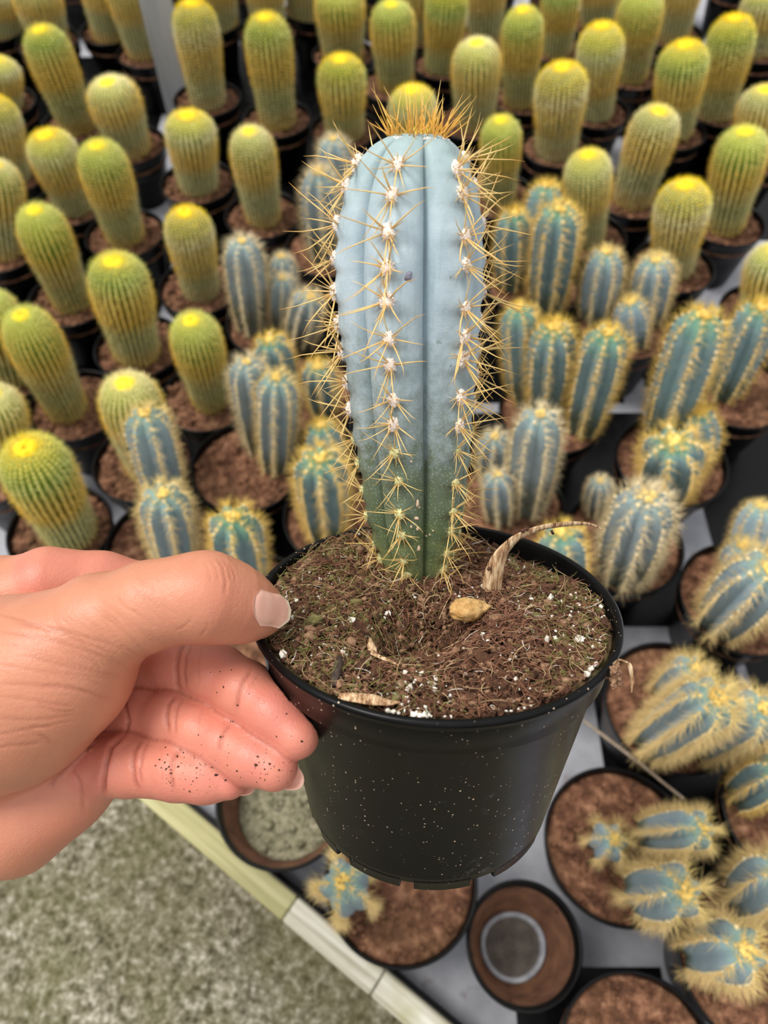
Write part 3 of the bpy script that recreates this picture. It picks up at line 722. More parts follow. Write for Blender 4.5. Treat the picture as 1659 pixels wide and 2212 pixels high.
HELD_RIM = np.array([0.01550, -0.02668, -0.22479])              # rim centre seen from the phone (metres)
HELD_AX = np.array([0.01382, 0.90696, 0.42099])                 # the pot leans back in the hand
HR, HH, HB = 0.055, 0.073, 0.0409                               # rim radius, height, base radius
hx = np.array([1.0, 0, 0]); hx = hx - hx @ HELD_AX * HELD_AX; hx /= np.linalg.norm(hx)
hy = np.cross(HELD_AX, hx)
held = empty('potted_cactus')
mw = np.eye(4)
mw[:3, 0], mw[:3, 1], mw[:3, 2] = CAM_R @ hx, CAM_R @ hy, CAM_R @ HELD_AX
mw[:3, 3] = eye_to_world(HELD_RIM - HH * HELD_AX)
held.matrix_world = Matrix(mw.tolist())
tag(held, 'tall blue cactus with golden spines in a dusty black pot, lifted up by a hand', 'cactus')

# pot: rim band, step, tapering wall, skirt with cut-outs between the feet
w = 0.0013
band = 0.0125
prof = [(0.0, 0.0045), (HB - 0.0045, 0.0045), (HB - 0.0035, 0.0012), (HB - 0.0012, 0.0), (HB, 0.0006), (HB + 0.0003, 0.003), (HR - 0.0048, HH - band - 0.0022), (HR - 0.0040, HH - band - 0.0009), (HR - 0.0028, HH - band),
        (HR - 0.0016, HH - 0.0042), (HR - 0.0012, HH - 0.0030), (HR - 0.0002, HH - 0.0024), (HR + 0.0003, HH - 0.0014), (HR + 0.0002, HH - 0.0005), (HR - 0.0004, HH), (HR - 0.0014, HH), (HR - 0.0021, HH - 0.0007),
        (HR - 0.0026, HH - 0.0030), (HR - 0.0044, HH - band), (HR - 0.0062, HH - band - 0.003), (HB - w, 0.006), (0.0, 0.006)]
V, Q = lathe(prof, 128)
pot = obj('pot', mesh('held_pot', V, Q, M_POTD), held)
for a0, a1 in ((-128, -104), (-98, -74), (-62, -34), (-20, 14), (28, 60), (74, 106), (120, 152), (166, 200), (212, 224)):
    th = np.radians(np.linspace(a0, a1, 9)); sec = [(HB - 0.0034, 0.0012), (HB - 0.0034, -0.0026), (HB - 0.0016, -0.0032), (HB - 0.0006, -0.0028), (HB + 0.0001, 0.0012)]
    Vf = np.array([[r * math.cos(t), r * math.sin(t), z] for t in th for r, z in sec])
    Qf = grid_quads(9, 5, wrap=False)
    cap = np.array([[0, 1, 2, 3], [0, 3, 4, 4]])
    Tf = [(0, 1, 2), (0, 2, 3), (0, 3, 4), (42, 41, 40), (43, 42, 40), (44, 43, 40)]
    obj('foot', MB().add(Vf, Qf, Tf).mesh('foot', M_POTD), pot)

# soil: hole dug in the middle, low at the back right, mounded behind the stem
def soil_z(x, y):
    g = lambda cx, cy, s: np.exp(-((x - cx) ** 2 + (y - cy) ** 2) / (2 * s * s))
    z = -0.0035 - 0.0125 * g(-0.004, -0.009, 0.0075) - 0.007 * g(-0.013, -0.016, 0.0055) - 0.003 * g(0.004, -0.012, 0.006)
    z = z + 0.0030 * g(-0.030, 0.040, 0.012) + 0.0022 * g(0.018, -0.018, 0.012) + 0.002 * g(-0.03, -0.01, 0.01)
    z = z - 0.0075 * g(0.040, 0.046, 0.012) - 0.004 * g(0.050, 0.028, 0.007) - 0.005 * g(-0.052, -0.010, 0.005)
    return z
nr, ns = 90, 240
SR = HR - 0.0027
rr = SR * np.linspace(0.004, 1, nr) ** 0.8; th = np.linspace(0, 2 * np.pi, ns, endpoint=False)
V = np.stack([rr[:, None] * np.cos(th), rr[:, None] * np.sin(th), np.zeros((nr, ns))], -1).reshape(-1, 3)
f1 = fbm(V, 130, 4, 21.0); f2 = fbm(V, 420, 4, 22.0)
V[:, 2] = HH + soil_z(V[:, 0], V[:, 1]) + 0.0022 * f1 + 0.0015 * f2
tp = V[-ns:].copy(); tp[:, :2] *= (HR - 0.0082) / SR; tp[:, 2] = HH - 0.016
V = np.vstack([V, tp])

HS = NT('potting_soil'); _c = HS.coord()
_a = HS.noise(_c, 520, 6, 0.72); _b = HS.noise(_c, 75, 3, 0.6); _m = HS.noise(_c, 46, 3, 0.55); _s = HS.noise(_c, 900, 3, 0.6)
_col = HS.ramp(_a, [(0.34, srgb(30, 19, 14)), (0.46, srgb(74, 50, 36)), (0.58, srgb(120, 87, 64)), (0.74, srgb(182, 148, 118))])
_col = HS.mix(HS.framp(_b, 0.5, 0.68, 0, 0.55), _col, srgb(74, 50, 38))
_xy = HS.sep(_c)
_left = HS.framp(_xy[0], 0.012, -0.040)
_right = HS.framp(_xy[0], 0.026, 0.046)
_green = HS.math('MULTIPLY', HS.framp(_m, 0.40, 0.58, 0, 0.8), HS.math('ADD', _left, _right))
_col = HS.mix(_green, _col, srgb(104, 98, 58))
_col = HS.mix(HS.framp(_s, 0.66, 0.74, 0, 0.7), _col, srgb(222, 214, 196))
M_HSOIL = HS.done(_col, 0.92, HS.bump(_a, 0.8, 0.0012), spec=0.2)
soil = obj('soil', mesh('held_soil', V, grid_quads(nr + 1, ns)[:, ::-1], M_HSOIL), held)

def on_soil(n, R=rng, rmax=0.97):
    a = R.uniform(0, 2 * np.pi, n); r = SR * rmax * np.sqrt(R.uniform(0, 1, n))
    x, y = r * np.cos(a), r * np.sin(a)
    ok = (x + 0.0041) ** 2 + (y - 0.0265) ** 2 > 0.0105 ** 2
    x, y = x[ok], y[ok]
    return np.stack([x, y, HH + soil_z(x, y)], -1)

M_CR = [m_plain('peat_crumb', srgb(44, 29, 21), srgb(104, 70, 50), 500, 0.95, 0.5), m_plain('pale_peat_crumb', srgb(110, 80, 58), srgb(168, 132, 104), 500, 0.95, 0.5), m_plain('mossy_crumb', srgb(78, 74, 40), srgb(132, 124, 78), 500, 0.95, 0.5)]
b = MB()
for i, (n, s) in enumerate(((5200, 0.00040), (2200, 0.00036), (2200, 0.00032))):
    P = on_soil(n)
    if i == 2: P = P[(P[:, 0] < -0.012 + rng.normal(0, 0.012, len(P))) | (P[:, 0] > 0.03 + rng.normal(0, 0.006, len(P)))]
    S = rng.gamma(2.2, s * 0.45, len(P)) + 0.0003
    P[:, 2] += 0.0006 + S * 0.5 * rng.uniform(0, 2, len(P))
    Vc, Tc = crumbs(P, S); b.add(Vc, None, Tc, i)
tag(obj('peat_crumbs', b.mesh('peat_crumbs', M_CR, smooth=False), soil), kind='stuff')

def fibres(P, lo, hi, r0, lift, curl, b, m, R=rng):
    n = len(P); a = R.uniform(0, 2 * np.pi, n); L = R.uniform(lo, hi, n); c = R.normal(0, curl, n); el = np.abs(R.normal(0, lift, n))
    ts = np.linspace(-0.5, 0.5, 6)
    for i in range(n):
        ang = a[i] + c[i] * ts * 2
        st = np.stack([np.cos(ang), np.sin(ang)], -1) * (L[i] / 5)
        q = np.zeros((6, 3)); q[:, :2] = np.cumsum(st, 0) - st.sum(0) / 2 + P[i, :2]
        rad = np.hypot(q[:, 0], q[:, 1]); q[:, :2] *= np.minimum(1, SR * 0.985 / np.maximum(rad, 1e-6))[:, None]
        q[:, 2] = HH + soil_z(q[:, 0], q[:, 1]) + 0.0014 + L[i] * el[i] * (ts + 0.5) + 0.0006 * R.uniform(0, 1)
        Vt, Qt, _ = tube(q, r0 * np.array([0.5, 0.9, 1, 1, 0.8, 0.25]) * R.uniform(0.6, 1.3), 3, cap=False)
        b.add(Vt, Qt, None, m)
M_FB = [m_plain('brown_root_fibre', srgb(116, 76, 56), srgb(166, 118, 90), 300, 0.8, 0), m_plain('straw_fibre', srgb(176, 144, 100), srgb(214, 188, 146), 300, 0.75, 0), m_plain('green_moss_fibre', srgb(100, 100, 48), srgb(146, 142, 80), 300, 0.85, 0), m_plain('white_fibre', srgb(214, 206, 190), srgb(238, 232, 220), 300, 0.8, 0)]
b = MB()
fibres(on_soil(2400), 0.002, 0.008, 0.00011, 0.22, 1.0, b, 0)
fibres(on_soil(420), 0.003, 0.010, 0.00011, 0.28, 0.8, b, 1)
P = on_soil(2200); P = P[(P[:, 0] < -0.010 + rng.normal(0, 0.010, len(P))) | (P[:, 0] > 0.028 + rng.normal(0, 0.006, len(P)))]
fibres(P, 0.0015, 0.005, 0.00011, 0.5, 0.9, b, 2)
fibres(on_soil(110), 0.002, 0.006, 0.00014, 0.3, 1.2, b, 3)
tag(obj('root_fibres', b.mesh('root_fibres', M_FB), soil), kind='stuff')
# reddish tangle of roots right of the hole
P = on_soil(2600); P = P[np.hypot(P[:, 0] - 0.018, P[:, 1] + 0.017) < 0.014 * np.sqrt(rng.uniform(0.2, 1.3, len(P)))]
b = MB(); fibres(P, 0.003, 0.010, 0.00015, 0.35, 1.3, b, 0)
tag(obj('root_tangle', b.mesh('root_tangle', m_plain('red_root', srgb(112, 72, 54), srgb(164, 118, 94), 300, 0.8, 0)), soil), kind='stuff')
# perlite and mould
P = on_soil(330); S = rng.gamma(2, 0.00010, len(P)) + 0.00016
for cx, cy, n, sp in ((-0.0066, -0.0391, 12, 0.0025), (-0.0022, -0.0352, 6, 0.002), (0.0192, -0.0442, 14, 0.0035), (-0.0098, -0.0490, 30, 0.004), (0.0428, 0.0025, 22, 0.005), (0.0363, -0.0198, 20, 0.004), (-0.045, -0.004, 22, 0.004), (0.044, -0.033, 14, 0.003)):
    q = np.zeros((n, 3)); q[:, 0] = rng.normal(cx, sp, n); q[:, 1] = rng.normal(cy, sp, n)
    rd = np.hypot(q[:, 0], q[:, 1]); q[:, :2] *= np.minimum(1, SR * 0.97 / rd)[:, None]; q[:, 2] = HH + soil_z(q[:, 0], q[:, 1])
    P = np.vstack([P, q]); S = np.concatenate([S, rng.gamma(2, 0.00015, n) + 0.0002])
P[:, 2] += 0.0016
Vc, Tc = crumbs(P, S, rough=0.45)
tag(obj('white_perlite', mesh('white_perlite', Vc, Tc, m_plain('perlite_white', srgb(216, 206, 188), srgb(250, 246, 236), 400, 0.9, 0), smooth=False), soil), kind='stuff')

# wrinkled tan lump
iv = bpy.data.meshes.new('tmp')
import bmesh
bm = bmesh.new(); bmesh.ops.create_icosphere(bm, subdivisions=4, radius=1.0); bm.verts.index_update()
Vl = np.array([v.co[:] for v in bm.verts]); Tl = np.array([[v.index for v in f.verts] for f in bm.faces]); bm.free()
n1 = fbm(Vl * [1, 1, 1], 2.2, 3, 31.0); n2 = np.abs(fbm(Vl, 3.6, 2, 33.0))
Vl = Vl * (1 + 0.18 * n1 - 0.75 * (0.22 - n2).clip(0))[:, None] * np.array([0.0062, 0.0040, 0.0036])
Vl[:, 0] = np.where(Vl[:, 0] > 0, Vl[:, 0] * 1.3, Vl[:, 0]); Vl[:, 1:] *= np.interp(Vl[:, 0], [-0.006, 0, 0.008], [1.0, 1.0, 0.45])[:, None]
M_LUMP = m_plain('wrinkled_tan', srgb(168, 124, 66), srgb(222, 184, 124), 260, 0.8, 0.8)
tag(obj('dried_root_lump', mesh('dried_root_lump', Vl, Tl, M_LUMP), soil, loc=(0.0095, -0.0065, HH + 0.0008), rot=(0.1, 0.1, 0.45)), 'wrinkled tan lump lying on the soil')
# dried stalk
def ribbon(pts, wd, tk, twist, n=40):
    """flat bent strip with real thickness"""
    P = np.array(pts, float); u = np.linspace(0, len(P) - 1, n); k = np.arange(len(P))
    Pq = np.stack([np.interp(u, k, P[:, i]) for i in range(3)], -1)
    for _ in range(4): Pq[1:-1] = (Pq[:-2] + 2 * Pq[1:-1] + Pq[2:]) / 4
    W = np.interp(u, k, wd); K = np.interp(u, k, tk); T = np.gradient(Pq, axis=0); T /= np.linalg.norm(T, axis=1, keepdims=True)
    A = np.cross(T, np.array([0.0, 1.0, 0.15])); A /= np.linalg.norm(A, axis=1, keepdims=True); B = np.cross(T, A)
    tw = np.interp(u, k, twist)[:, None]; A, B = A * np.cos(tw) + B * np.sin(tw), B * np.cos(tw) - A * np.sin(tw)
    a = np.linspace(0, 2 * np.pi, 14, endpoint=False); rip = 1 + 0.18 * np.cos(4 * a + 0.7)
    V = (Pq[:, None] + A[:, None] * (W[:, None] * np.cos(a) * rip)[..., None] + B[:, None] * (K[:, None] * np.sin(a) * rip)[..., None]).reshape(-1, 3)
    return V, grid_quads(n, 14)
ST = NT('dried_stalk'); _c = ST.coord('Object', (900, 300, 160)); _g = ST.noise(_c, 1.0, 5, 0.65)
M_STALK = ST.done(ST.ramp(_g, [(0.34, srgb(96, 66, 46)), (0.46, srgb(176, 138, 100)), (0.62, srgb(230, 204, 166))]), 0.8, ST.bump(_g, 0.6, 0.0006), spec=0.25)
pts = np.array([[0.0186, 0.0102, -0.007], [0.0189, 0.0107, 0.004], [0.0209, 0.0119, 0.010], [0.0259, 0.0153, 0.014], [0.0343, 0.0187, 0.016], [0.0438, 0.0214, 0.016], [0.0512, 0.0237, 0.015], [0.0556, 0.0234, 0.013]]) + [0, 0, HH]
V, Q = ribbon(pts, [0.0030, 0.0027, 0.0025, 0.0022, 0.0012, 0.0010, 0.0006, 0.0001], [0.0010, 0.0009, 0.0008, 0.0009, 0.0006, 0.0004, 0.0003, 0.0001], [0, 0.1, 0.3, 0.5, 0.4, 0.2, 0.4, 0.6])
stalk = tag(obj('dried_stalk', mesh('dried_stalk', V, Q, M_STALK), soil), 'bent dry stalk sticking up out of the soil')
Vc, Tc = crumbs(np.array([[0.0262, 0.0150, HH + 0.0158], [0.0275, 0.0152, HH + 0.0163], [0.0287, 0.0156, HH + 0.0166], [0.0378, 0.0190, HH + 0.0142], [0.0383, 0.0192, HH + 0.0135], [0.0170, 0.0090, HH + 0.006]]), np.array([0.0009, 0.0011, 0.0008, 0.0008, 0.0006, 0.0007]))
obj('clinging_peat', mesh('clinging_peat', Vc, Tc, M_CR[0], smooth=False), stalk)
# stick, wood chip, pale husk, hanging clump
zf = lambda x, y: HH + float(soil_z(np.array(x), np.array(y)))
def lay(pts, lift): return np.array([[x, y, zf(x, y) + l] for (x, y), l in zip(pts, lift)])
V, Q, T = tube(lay([(-0.0272, -0.0285), (-0.0276, -0.032), (-0.0280, -0.036), (-0.0284, -0.0395)], [0.0018, 0.0022, 0.0022, 0.0018]), [0.0011, 0.0012, 0.0012, 0.0010], 10)
tag(obj('charred_stick', MB().add(V, Q, T).mesh('charred_stick', m_plain('dark_bark', srgb(46, 38, 34), srgb(88, 74, 64), 500, 0.85, 0.6)), soil), 'short dark stick lying on the soil')
V, Q = ribbon(lay([(-0.0265, -0.0440), (-0.0225, -0.0452), (-0.018, -0.0462), (-0.0145, -0.0468), (-0.0115, -0.0462)], [0.0022, 0.0028, 0.003, 0.0026, 0.0022]), [0.0014, 0.0022, 0.0023, 0.0012, 0.0002], [0.0006, 0.0009, 0.0009, 0.0006, 0.0002], [1.2, 1.2, 1.3, 1.3, 1.3])
obj('wood_chip', mesh('wood_chip', V, Q, M_STALK), soil)
V, Q = ribbon(lay([(-0.0195, -0.0165), (-0.0188, -0.020), (-0.0185, -0.0242), (-0.015, -0.0275), (-0.0115, -0.0305)], [0.004, 0.0035, 0.002, 0.0022, 0.002]), [0.0004, 0.0013, 0.0010, 0.0009, 0.0003], [0.0003, 0.0006, 0.0005, 0.0004, 0.0002], [0.2, 0.4, 0.8, 1.0, 1.0])
obj('pale_husk', mesh('pale_husk', V, Q, M_STALK), soil)
V, Q = ribbon(np.array([[0.0455, -0.0305, HH - 0.001], [0.0468, -0.0312, HH + 0.0015], [0.0492, -0.0325, HH + 0.0012], [0.0502, -0.0335, HH - 0.003], [0.0505, -0.034, HH - 0.007]]), [0.0005, 0.0006, 0.0007, 0.0006, 0.0002], [0.0002] * 5, [0, 0.3, 0.8, 1.0, 1.2])
obj('hanging_straw', mesh('hanging_straw', V, Q, M_STALK), soil)
n = 60; P = np.stack([rng.normal(0.0455, 0.0008, n), rng.normal(-0.0340, 0.0008, n), HH - 0.001 + rng.normal(-0.0010, 0.0014, n)], -1)
Vc, Tc = crumbs(P, rng.gamma(2, 0.00018, n) + 0.0002)
obj('hanging_clump', mesh('hanging_clump', Vc, Tc, M_CR[1], smooth=False), soil)

# ---- the stem
TAB = np.array([  # along the axis, radius, sideways drift
    (-0.012, 0.0090, 0.0000), (-0.0004, 0.0106, 0.0001), (0.005, 0.0121, -0.0005), (0.0125, 0.0142, -0.0010), (0.0221, 0.0160, -0.0016), (0.0382, 0.0176, -0.0023), (0.0534, 0.0187, -0.0033), (0.0734, 0.0201, -0.0043), (0.0894, 0.0213, -0.0052),
    (0.0983, 0.0211, -0.0054), (0.1069, 0.0204, -0.0055), (0.1128, 0.0193, -0.0055), (0.1186, 0.0175, -0.0054), (0.122, 0.0159, -0.0053), (0.1254, 0.0138, -0.0051), (0.1276, 0.0117, -0.0048), (0.1298, 0.0086, -0.0044), (0.1309, 0.0062, -0.0042), (0.1311, 0.0034, -0.0041), (0.1300, 0.0012, -0.0041), (0.1296, 0.0002, -0.0041)])
seg = np.concatenate([[0], np.cumsum(np.hypot(np.diff(TAB[:, 0]), np.diff(TAB[:, 1])))])
NR_, NS_ = 170, 6 * 40
u = np.linspace(0, seg[-1], NR_)
sz, sr, sx = (np.interp(u, seg, TAB[:, i]) for i in range(3))
for _ in range(6):
    for q in (sz, sr, sx): q[1:-1] = (q[:-2] + 2 * q[1:-1] + q[2:]) / 4
ARE = np.array([0.1285, 0.1237, 0.117, 0.108, 0.0995, 0.0905, 0.0815, 0.0737, 0.0649, 0.0563, 0.0474, 0.0386, 0.0283, 0.0196, 0.011, 0.0045, -0.001])
RIB0 = math.radians(-18)
th = np.linspace(0, 2 * np.pi, NS_, endpoint=False)            # measured from the side that faces the viewer, to the right
def rib_shape(phi):
    t = ((phi - RIB0) * 6 / (2 * np.pi) + 0.5) % 1.0 * 2 - 1
    at = np.abs(t)
    return 1.015 - 0.13 * at ** 1.7 - 0.19 * np.exp(-(1 - at) / 0.10), t
f, tt = rib_shape(th)
PH, ZZ = np.meshgrid(th, sz)
TT = np.repeat(tt[None], NR_, 0)
nearest = np.abs(ZZ[..., None] - ARE).argmin(-1); dz = ZZ - ARE[nearest]
swell = 0.00055 * np.exp(-(TT / 0.33) ** 2) * np.cos(np.clip(dz / 0.0045, -1, 1) * np.pi) - 0.00035 * np.exp(-(TT / 0.5) ** 2) * np.exp(-((dz + 0.0032) / 0.0008) ** 2)
depthf = np.interp(sz, [-0.01, 0.01, 0.125, 0.1315], [0.75, 1, 1, 0.55])[:, None]
RR = sr[:, None] * (1 + (f[None] - 1) * depthf) + swell * np.clip(sr[:, None] / 0.015, 0, 1)
V = np.stack([RR * np.sin(PH) + sx[:, None], -RR * np.cos(PH), ZZ], -1).reshape(-1, 3)
wob = fbm(V, 55, 3, 41.0); V += (0.00035 * wob)[:, None] * (V - np.stack([np.repeat(sx, NS_), np.zeros(len(V)), V[:, 2]], -1)) / 0.02

SM = NT('waxy_blue_skin'); _c = SM.coord(); _z = SM.sep(_c)[2]
_n1 = SM.noise(_c, 70, 5, 0.65); _n2 = SM.noise(_c, 260, 4, 0.7); _fine = SM.noise(_c, 1500, 2, 0.6); _dots = SM.voro(_c, 1250)
_st = SM.noise(SM.coord('Object', (420, 420, 34)), 1.0, 4, 0.6)
_zn = SM.math('ADD', _z, SM.math('ADD', SM.math('MULTIPLY', SM.math('SUBTRACT', _n1, 0.5), 0.030), SM.math('MULTIPLY', SM.math('SUBTRACT', _n2, 0.5), 0.055)))
_bloom = SM.framp(_zn, 0.040, 0.084)                             # wax bloom worn off towards the base
_green = SM.ramp(SM.framp(_zn, 0.0, 0.055), [(0.0, srgb(122, 132, 84)), (0.35, srgb(92, 108, 76)), (1.0, srgb(112, 124, 112))])
_green = SM.mix(SM.framp(_dots, 0.16, 0.30, 0.55, 0.0), _green, srgb(182, 192, 172))
_blue = SM.ramp(_n1, [(0.3, srgb(160, 180, 190)), (0.6, srgb(186, 203, 212)), (0.8, srgb(208, 220, 226))])
_blue = SM.mix(SM.framp(_st, 0.52, 0.72, 0, 0.4), _blue, srgb(136, 158, 166))
_blue = SM.mix(SM.framp(_z, 0.108, 0.131, 0, 0.6), _blue, srgb(134, 160, 152))
_spot = SM.math('MULTIPLY', SM.framp(SM.noise(_c, 420, 2, 0.4), 0.72, 0.75), 0.6)
_blue = SM.mix(_spot, _blue, srgb(110, 132, 124))
_col = SM.mix(_bloom, _green, _blue)
M_STEM = SM.done(_col, SM.framp(_bloom, 0, 1, 0.42, 0.58), SM.bump(SM.math('ADD', _fine, SM.math('MULTIPLY', _n2, 2.0)), 0.12, 0.0006), spec=0.35)
M_STEM.node_tree.nodes['Principled BSDF'].inputs['Subsurface Weight'].default_value = 0.08
M_STEM.node_tree.nodes['Principled BSDF'].inputs['Subsurface Radius'].default_value = (0.5, 0.8, 0.5)
M_STEM.node_tree.nodes['Principled BSDF'].inputs['Subsurface Scale'].default_value = 0.002
stem = obj('stem', mesh('held_stem', V, grid_quads(NR_, NS_), M_STEM), held, loc=(-0.0041, 0.0265, HH - 0.004))

def stem_point(phi, z):
    r = np.interp(z, sz[:NR_ - 12], sr[:NR_ - 12]); c = np.interp(z, sz[:NR_ - 12], sx[:NR_ - 12])
    d = (np.interp(z + 0.001, sz[:NR_ - 12], sr[:NR_ - 12]) - np.interp(z - 0.001, sz[:NR_ - 12], sr[:NR_ - 12])) / 0.002
    p = Vector((r * 1.0 * math.sin(phi) + c, -r * math.cos(phi), z)); n = Vector((math.sin(phi), -math.cos(phi), -d * 0.6)).normalized()
    return p, n

# spine clusters: a woolly areole with stiff spines, z outwards, y up the stem
SP = NT('golden_spines'); _c = SP.coord(); _d = SP.new('ShaderNodeVectorMath', operation='LENGTH'); SP.l.new(_c, _d.inputs[0])
_col = SP.ramp(SP.framp(_d.outputs['Value'], 0.0, 0.016), [(0.0, srgb(224, 178, 104)), (0.35, srgb(240, 208, 136)), (0.8, srgb(226, 172, 84)), (1.0, srgb(196, 130, 60))])
M_SPINE = SP.done(_col, 0.4, spec=0.45)
M_AWOOL = m_plain('areole_wool', srgb(240, 220, 204), srgb(255, 248, 238), 900, 0.95, 0.3)
M_AWOOLG = m_plain('old_areole_wool', srgb(200, 196, 130), srgb(236, 230, 180), 900, 0.95, 0.3)
M_TUFT = NT('crown_spines'); _c = M_TUFT.coord(); _z = M_TUFT.sep(_c)[2]
M_TUFT = M_TUFT.done(M_TUFT.ramp(M_TUFT.framp(_z, 0.128, 0.148), [(0.0, srgb(232, 168, 74)), (0.3, srgb(240, 184, 80)), (0.7, srgb(248, 212, 124)), (1.0, srgb(250, 230, 170))]), 0.4, spec=0.4)

def bent_spines(P, D, L, r, R, ns=5):
    """slightly curved tapering spines, three sections each"""
    b = MB()
    for p, d, l, rr in zip(P, D, L, r):
        s = R.normal(0, 0.05, 3) * l
        pts = [p, p + d * l * 0.4 + s * 0.5, p + d * l * 0.75 + s * 0.6, p + d * l]
        V, Q, T = tube(pts, [rr, rr * 0.85, rr * 0.5, rr * 0.08], ns); b.add(V, Q, T)
    return b
_PB = []
def pad_ball():
    if not _PB:
        import bmesh
        bm = bmesh.new(); bmesh.ops.create_icosphere(bm, subdivisions=3, radius=1.0); bm.verts.index_update()
        _PB.extend([np.array([v.co[:] for v in bm.verts]), np.array([[v.index for v in f.verts] for f in bm.faces])]); bm.free()
    return _PB
def make_cluster(seed, nlong, nshort, wool):
    R = np.random.default_rng(seed); b = MB()
    pv, pt = pad_ball(); nz = 1 + R.normal(0, 0.07, (len(pv), 1)); V = pv * nz * [0.00140, 0.00170, 0.00105] + [0, 0, 0.0003]; b.add(V, None, pt, 0)
    n = 60; q = R.normal(0, 1, (n, 3)); q /= np.linalg.norm(q, axis=1, keepdims=True); q[:, 2] = np.abs(q[:, 2]) * 0.8
    V, T = crumbs(q * [0.00148, 0.00180, 0.00112] + [0, 0, 0.0003], R.uniform(0.00014, 0.00034, n), R, 0.3); b.add(V, None, T, 0)
    V, T = cones(np.repeat(q, 2, 0) * [0.0013, 0.0016, 0.0010], (lambda w: w / np.linalg.norm(w, axis=1, keepdims=True))(np.repeat(q, 2, 0) + R.normal(0, 0.5, (2 * n, 3))), R.uniform(0.0005, 0.0014, 2 * n), 0.00005, 3); b.add(V, None, T, 0)
    # wool threads
    m = 34; a = R.uniform(0, 2 * np.pi, m); D = np.stack([np.cos(a) * 0.9, np.sin(a) * 0.9 - 0.55, R.uniform(-0.05, 0.5, m)], -1); D /= np.linalg.norm(D, axis=1, keepdims=True)
    V, T = cones(R.normal(0, 0.0006, (m, 3)), D, R.uniform(0.0015, 0.0042, m), 0.00006, 3); b.add(V, None, T, 0)
    # long spines spread like the ribs of a parasol, a few straight out
    k = nlong; a = np.linspace(0, 2 * np.pi, k, endpoint=False) + R.normal(0, 0.25, k) + R.uniform(0, 6)
    el = R.uniform(0.25, 0.85, k); el[: 2] = R.uniform(0.9, 1.3, 2)
    D = np.stack([np.cos(a) * np.cos(el), np.sin(a) * np.cos(el) - 0.12, np.sin(el)], -1); D /= np.linalg.norm(D, axis=1, keepdims=True)
    bb = bent_spines(np.zeros((k, 3)), D, R.uniform(0.0085, 0.0145, k), R.uniform(0.00017, 0.00023, k), R)
    b.add(np.concatenate(bb.v), np.concatenate(bb.q), np.concatenate(bb.t), 1)
    k = nshort; a = R.uniform(0, 2 * np.pi, k); el = R.uniform(0.15, 0.9, k)
    D = np.stack([np.cos(a) * np.cos(el), np.sin(a) * np.cos(el), np.sin(el)], -1)
    bb = bent_spines(np.zeros((k, 3)), D, R.uniform(0.003, 0.0065, k), R.uniform(0.00012, 0.00018, k), R, 4)
    b.add(np.concatenate(bb.v), np.concatenate(bb.q), np.concatenate(bb.t), 1)
    return b.mesh('spine_cluster', [wool, M_SPINE])
CL_NEW = [make_cluster(100 + i, 8, 7, M_AWOOL) for i in range(8)]
CL_OLD = [make_cluster(120 + i, 9, 6, M_AWOOLG) for i in range(6)]
prng = random.Random(8)
for kr in range(6):
    phi0 = RIB0 + kr * math.pi / 3
    for j, z in enumerate(ARE[1:]):
        zz = z + prng.uniform(-0.0008, 0.0008) + (0.0 if kr == 0 else prng.uniform(-0.001, 0.001))
        p, nrm = stem_point(phi0 + prng.uniform(-0.02, 0.02), zz)
        old = z < 0.05
        o = obj('spine_cluster', prng.choice(CL_OLD if old else CL_NEW), stem, loc=p)
        up = Vector((0, 0, 1)); xx = up.cross(nrm).normalized(); yy = nrm.cross(xx)
        o.rotation_mode = 'QUATERNION'
        o.rotation_quaternion = Matrix((xx, yy, nrm)).transposed().to_quaternion() @ Matrix.Rotation(prng.uniform(-0.5, 0.5), 3, 'Z').to_quaternion()
        s = (0.95 if old else 1.22) * prng.uniform(0.88, 1.1)
        o.scale = (s, s, s)
# crown tuft and its wool
R = np.random.default_rng(77); m = 80
a = R.uniform(0, 2 * np.pi, m); r = 0.0076 * np.sqrt(R.uniform(0, 1, m))
P = np.stack([r * np.sin(a) - 0.0042, -r * np.cos(a), np.full(m, 0.1295) - 0.10 * np.clip(r - 0.004, 0, 1)], -1)
D = np.stack([np.sin(a) * r * 75, -np.cos(a) * r * 75, np.ones(m)], -1) + R.normal(0, 0.34, (m, 3)); D /= np.linalg.norm(D, axis=1, keepdims=True)
b = bent_spines(P, D, 0.005 + 0.0115 * R.uniform(0, 1, m) ** 1.5, R.uniform(0.00016, 0.00026, m), R)
tuft = obj('crown_spines', b.mesh('crown_spines', M_TUFT), stem)
m = 420; a = R.uniform(0, 2 * np.pi, m); r = 0.0082 * np.sqrt(R.uniform(0.1, 1, m))
V, T = crumbs(np.stack([r * np.sin(a) - 0.0042, -r * np.cos(a), 0.1300 - 0.12 * np.clip(r - 0.004, 0, 1)], -1), R.uniform(0.0003, 0.00065, m), R, 0.3)
obj('crown_wool', mesh('crown_wool_held', V, T, M_AWOOL), stem)
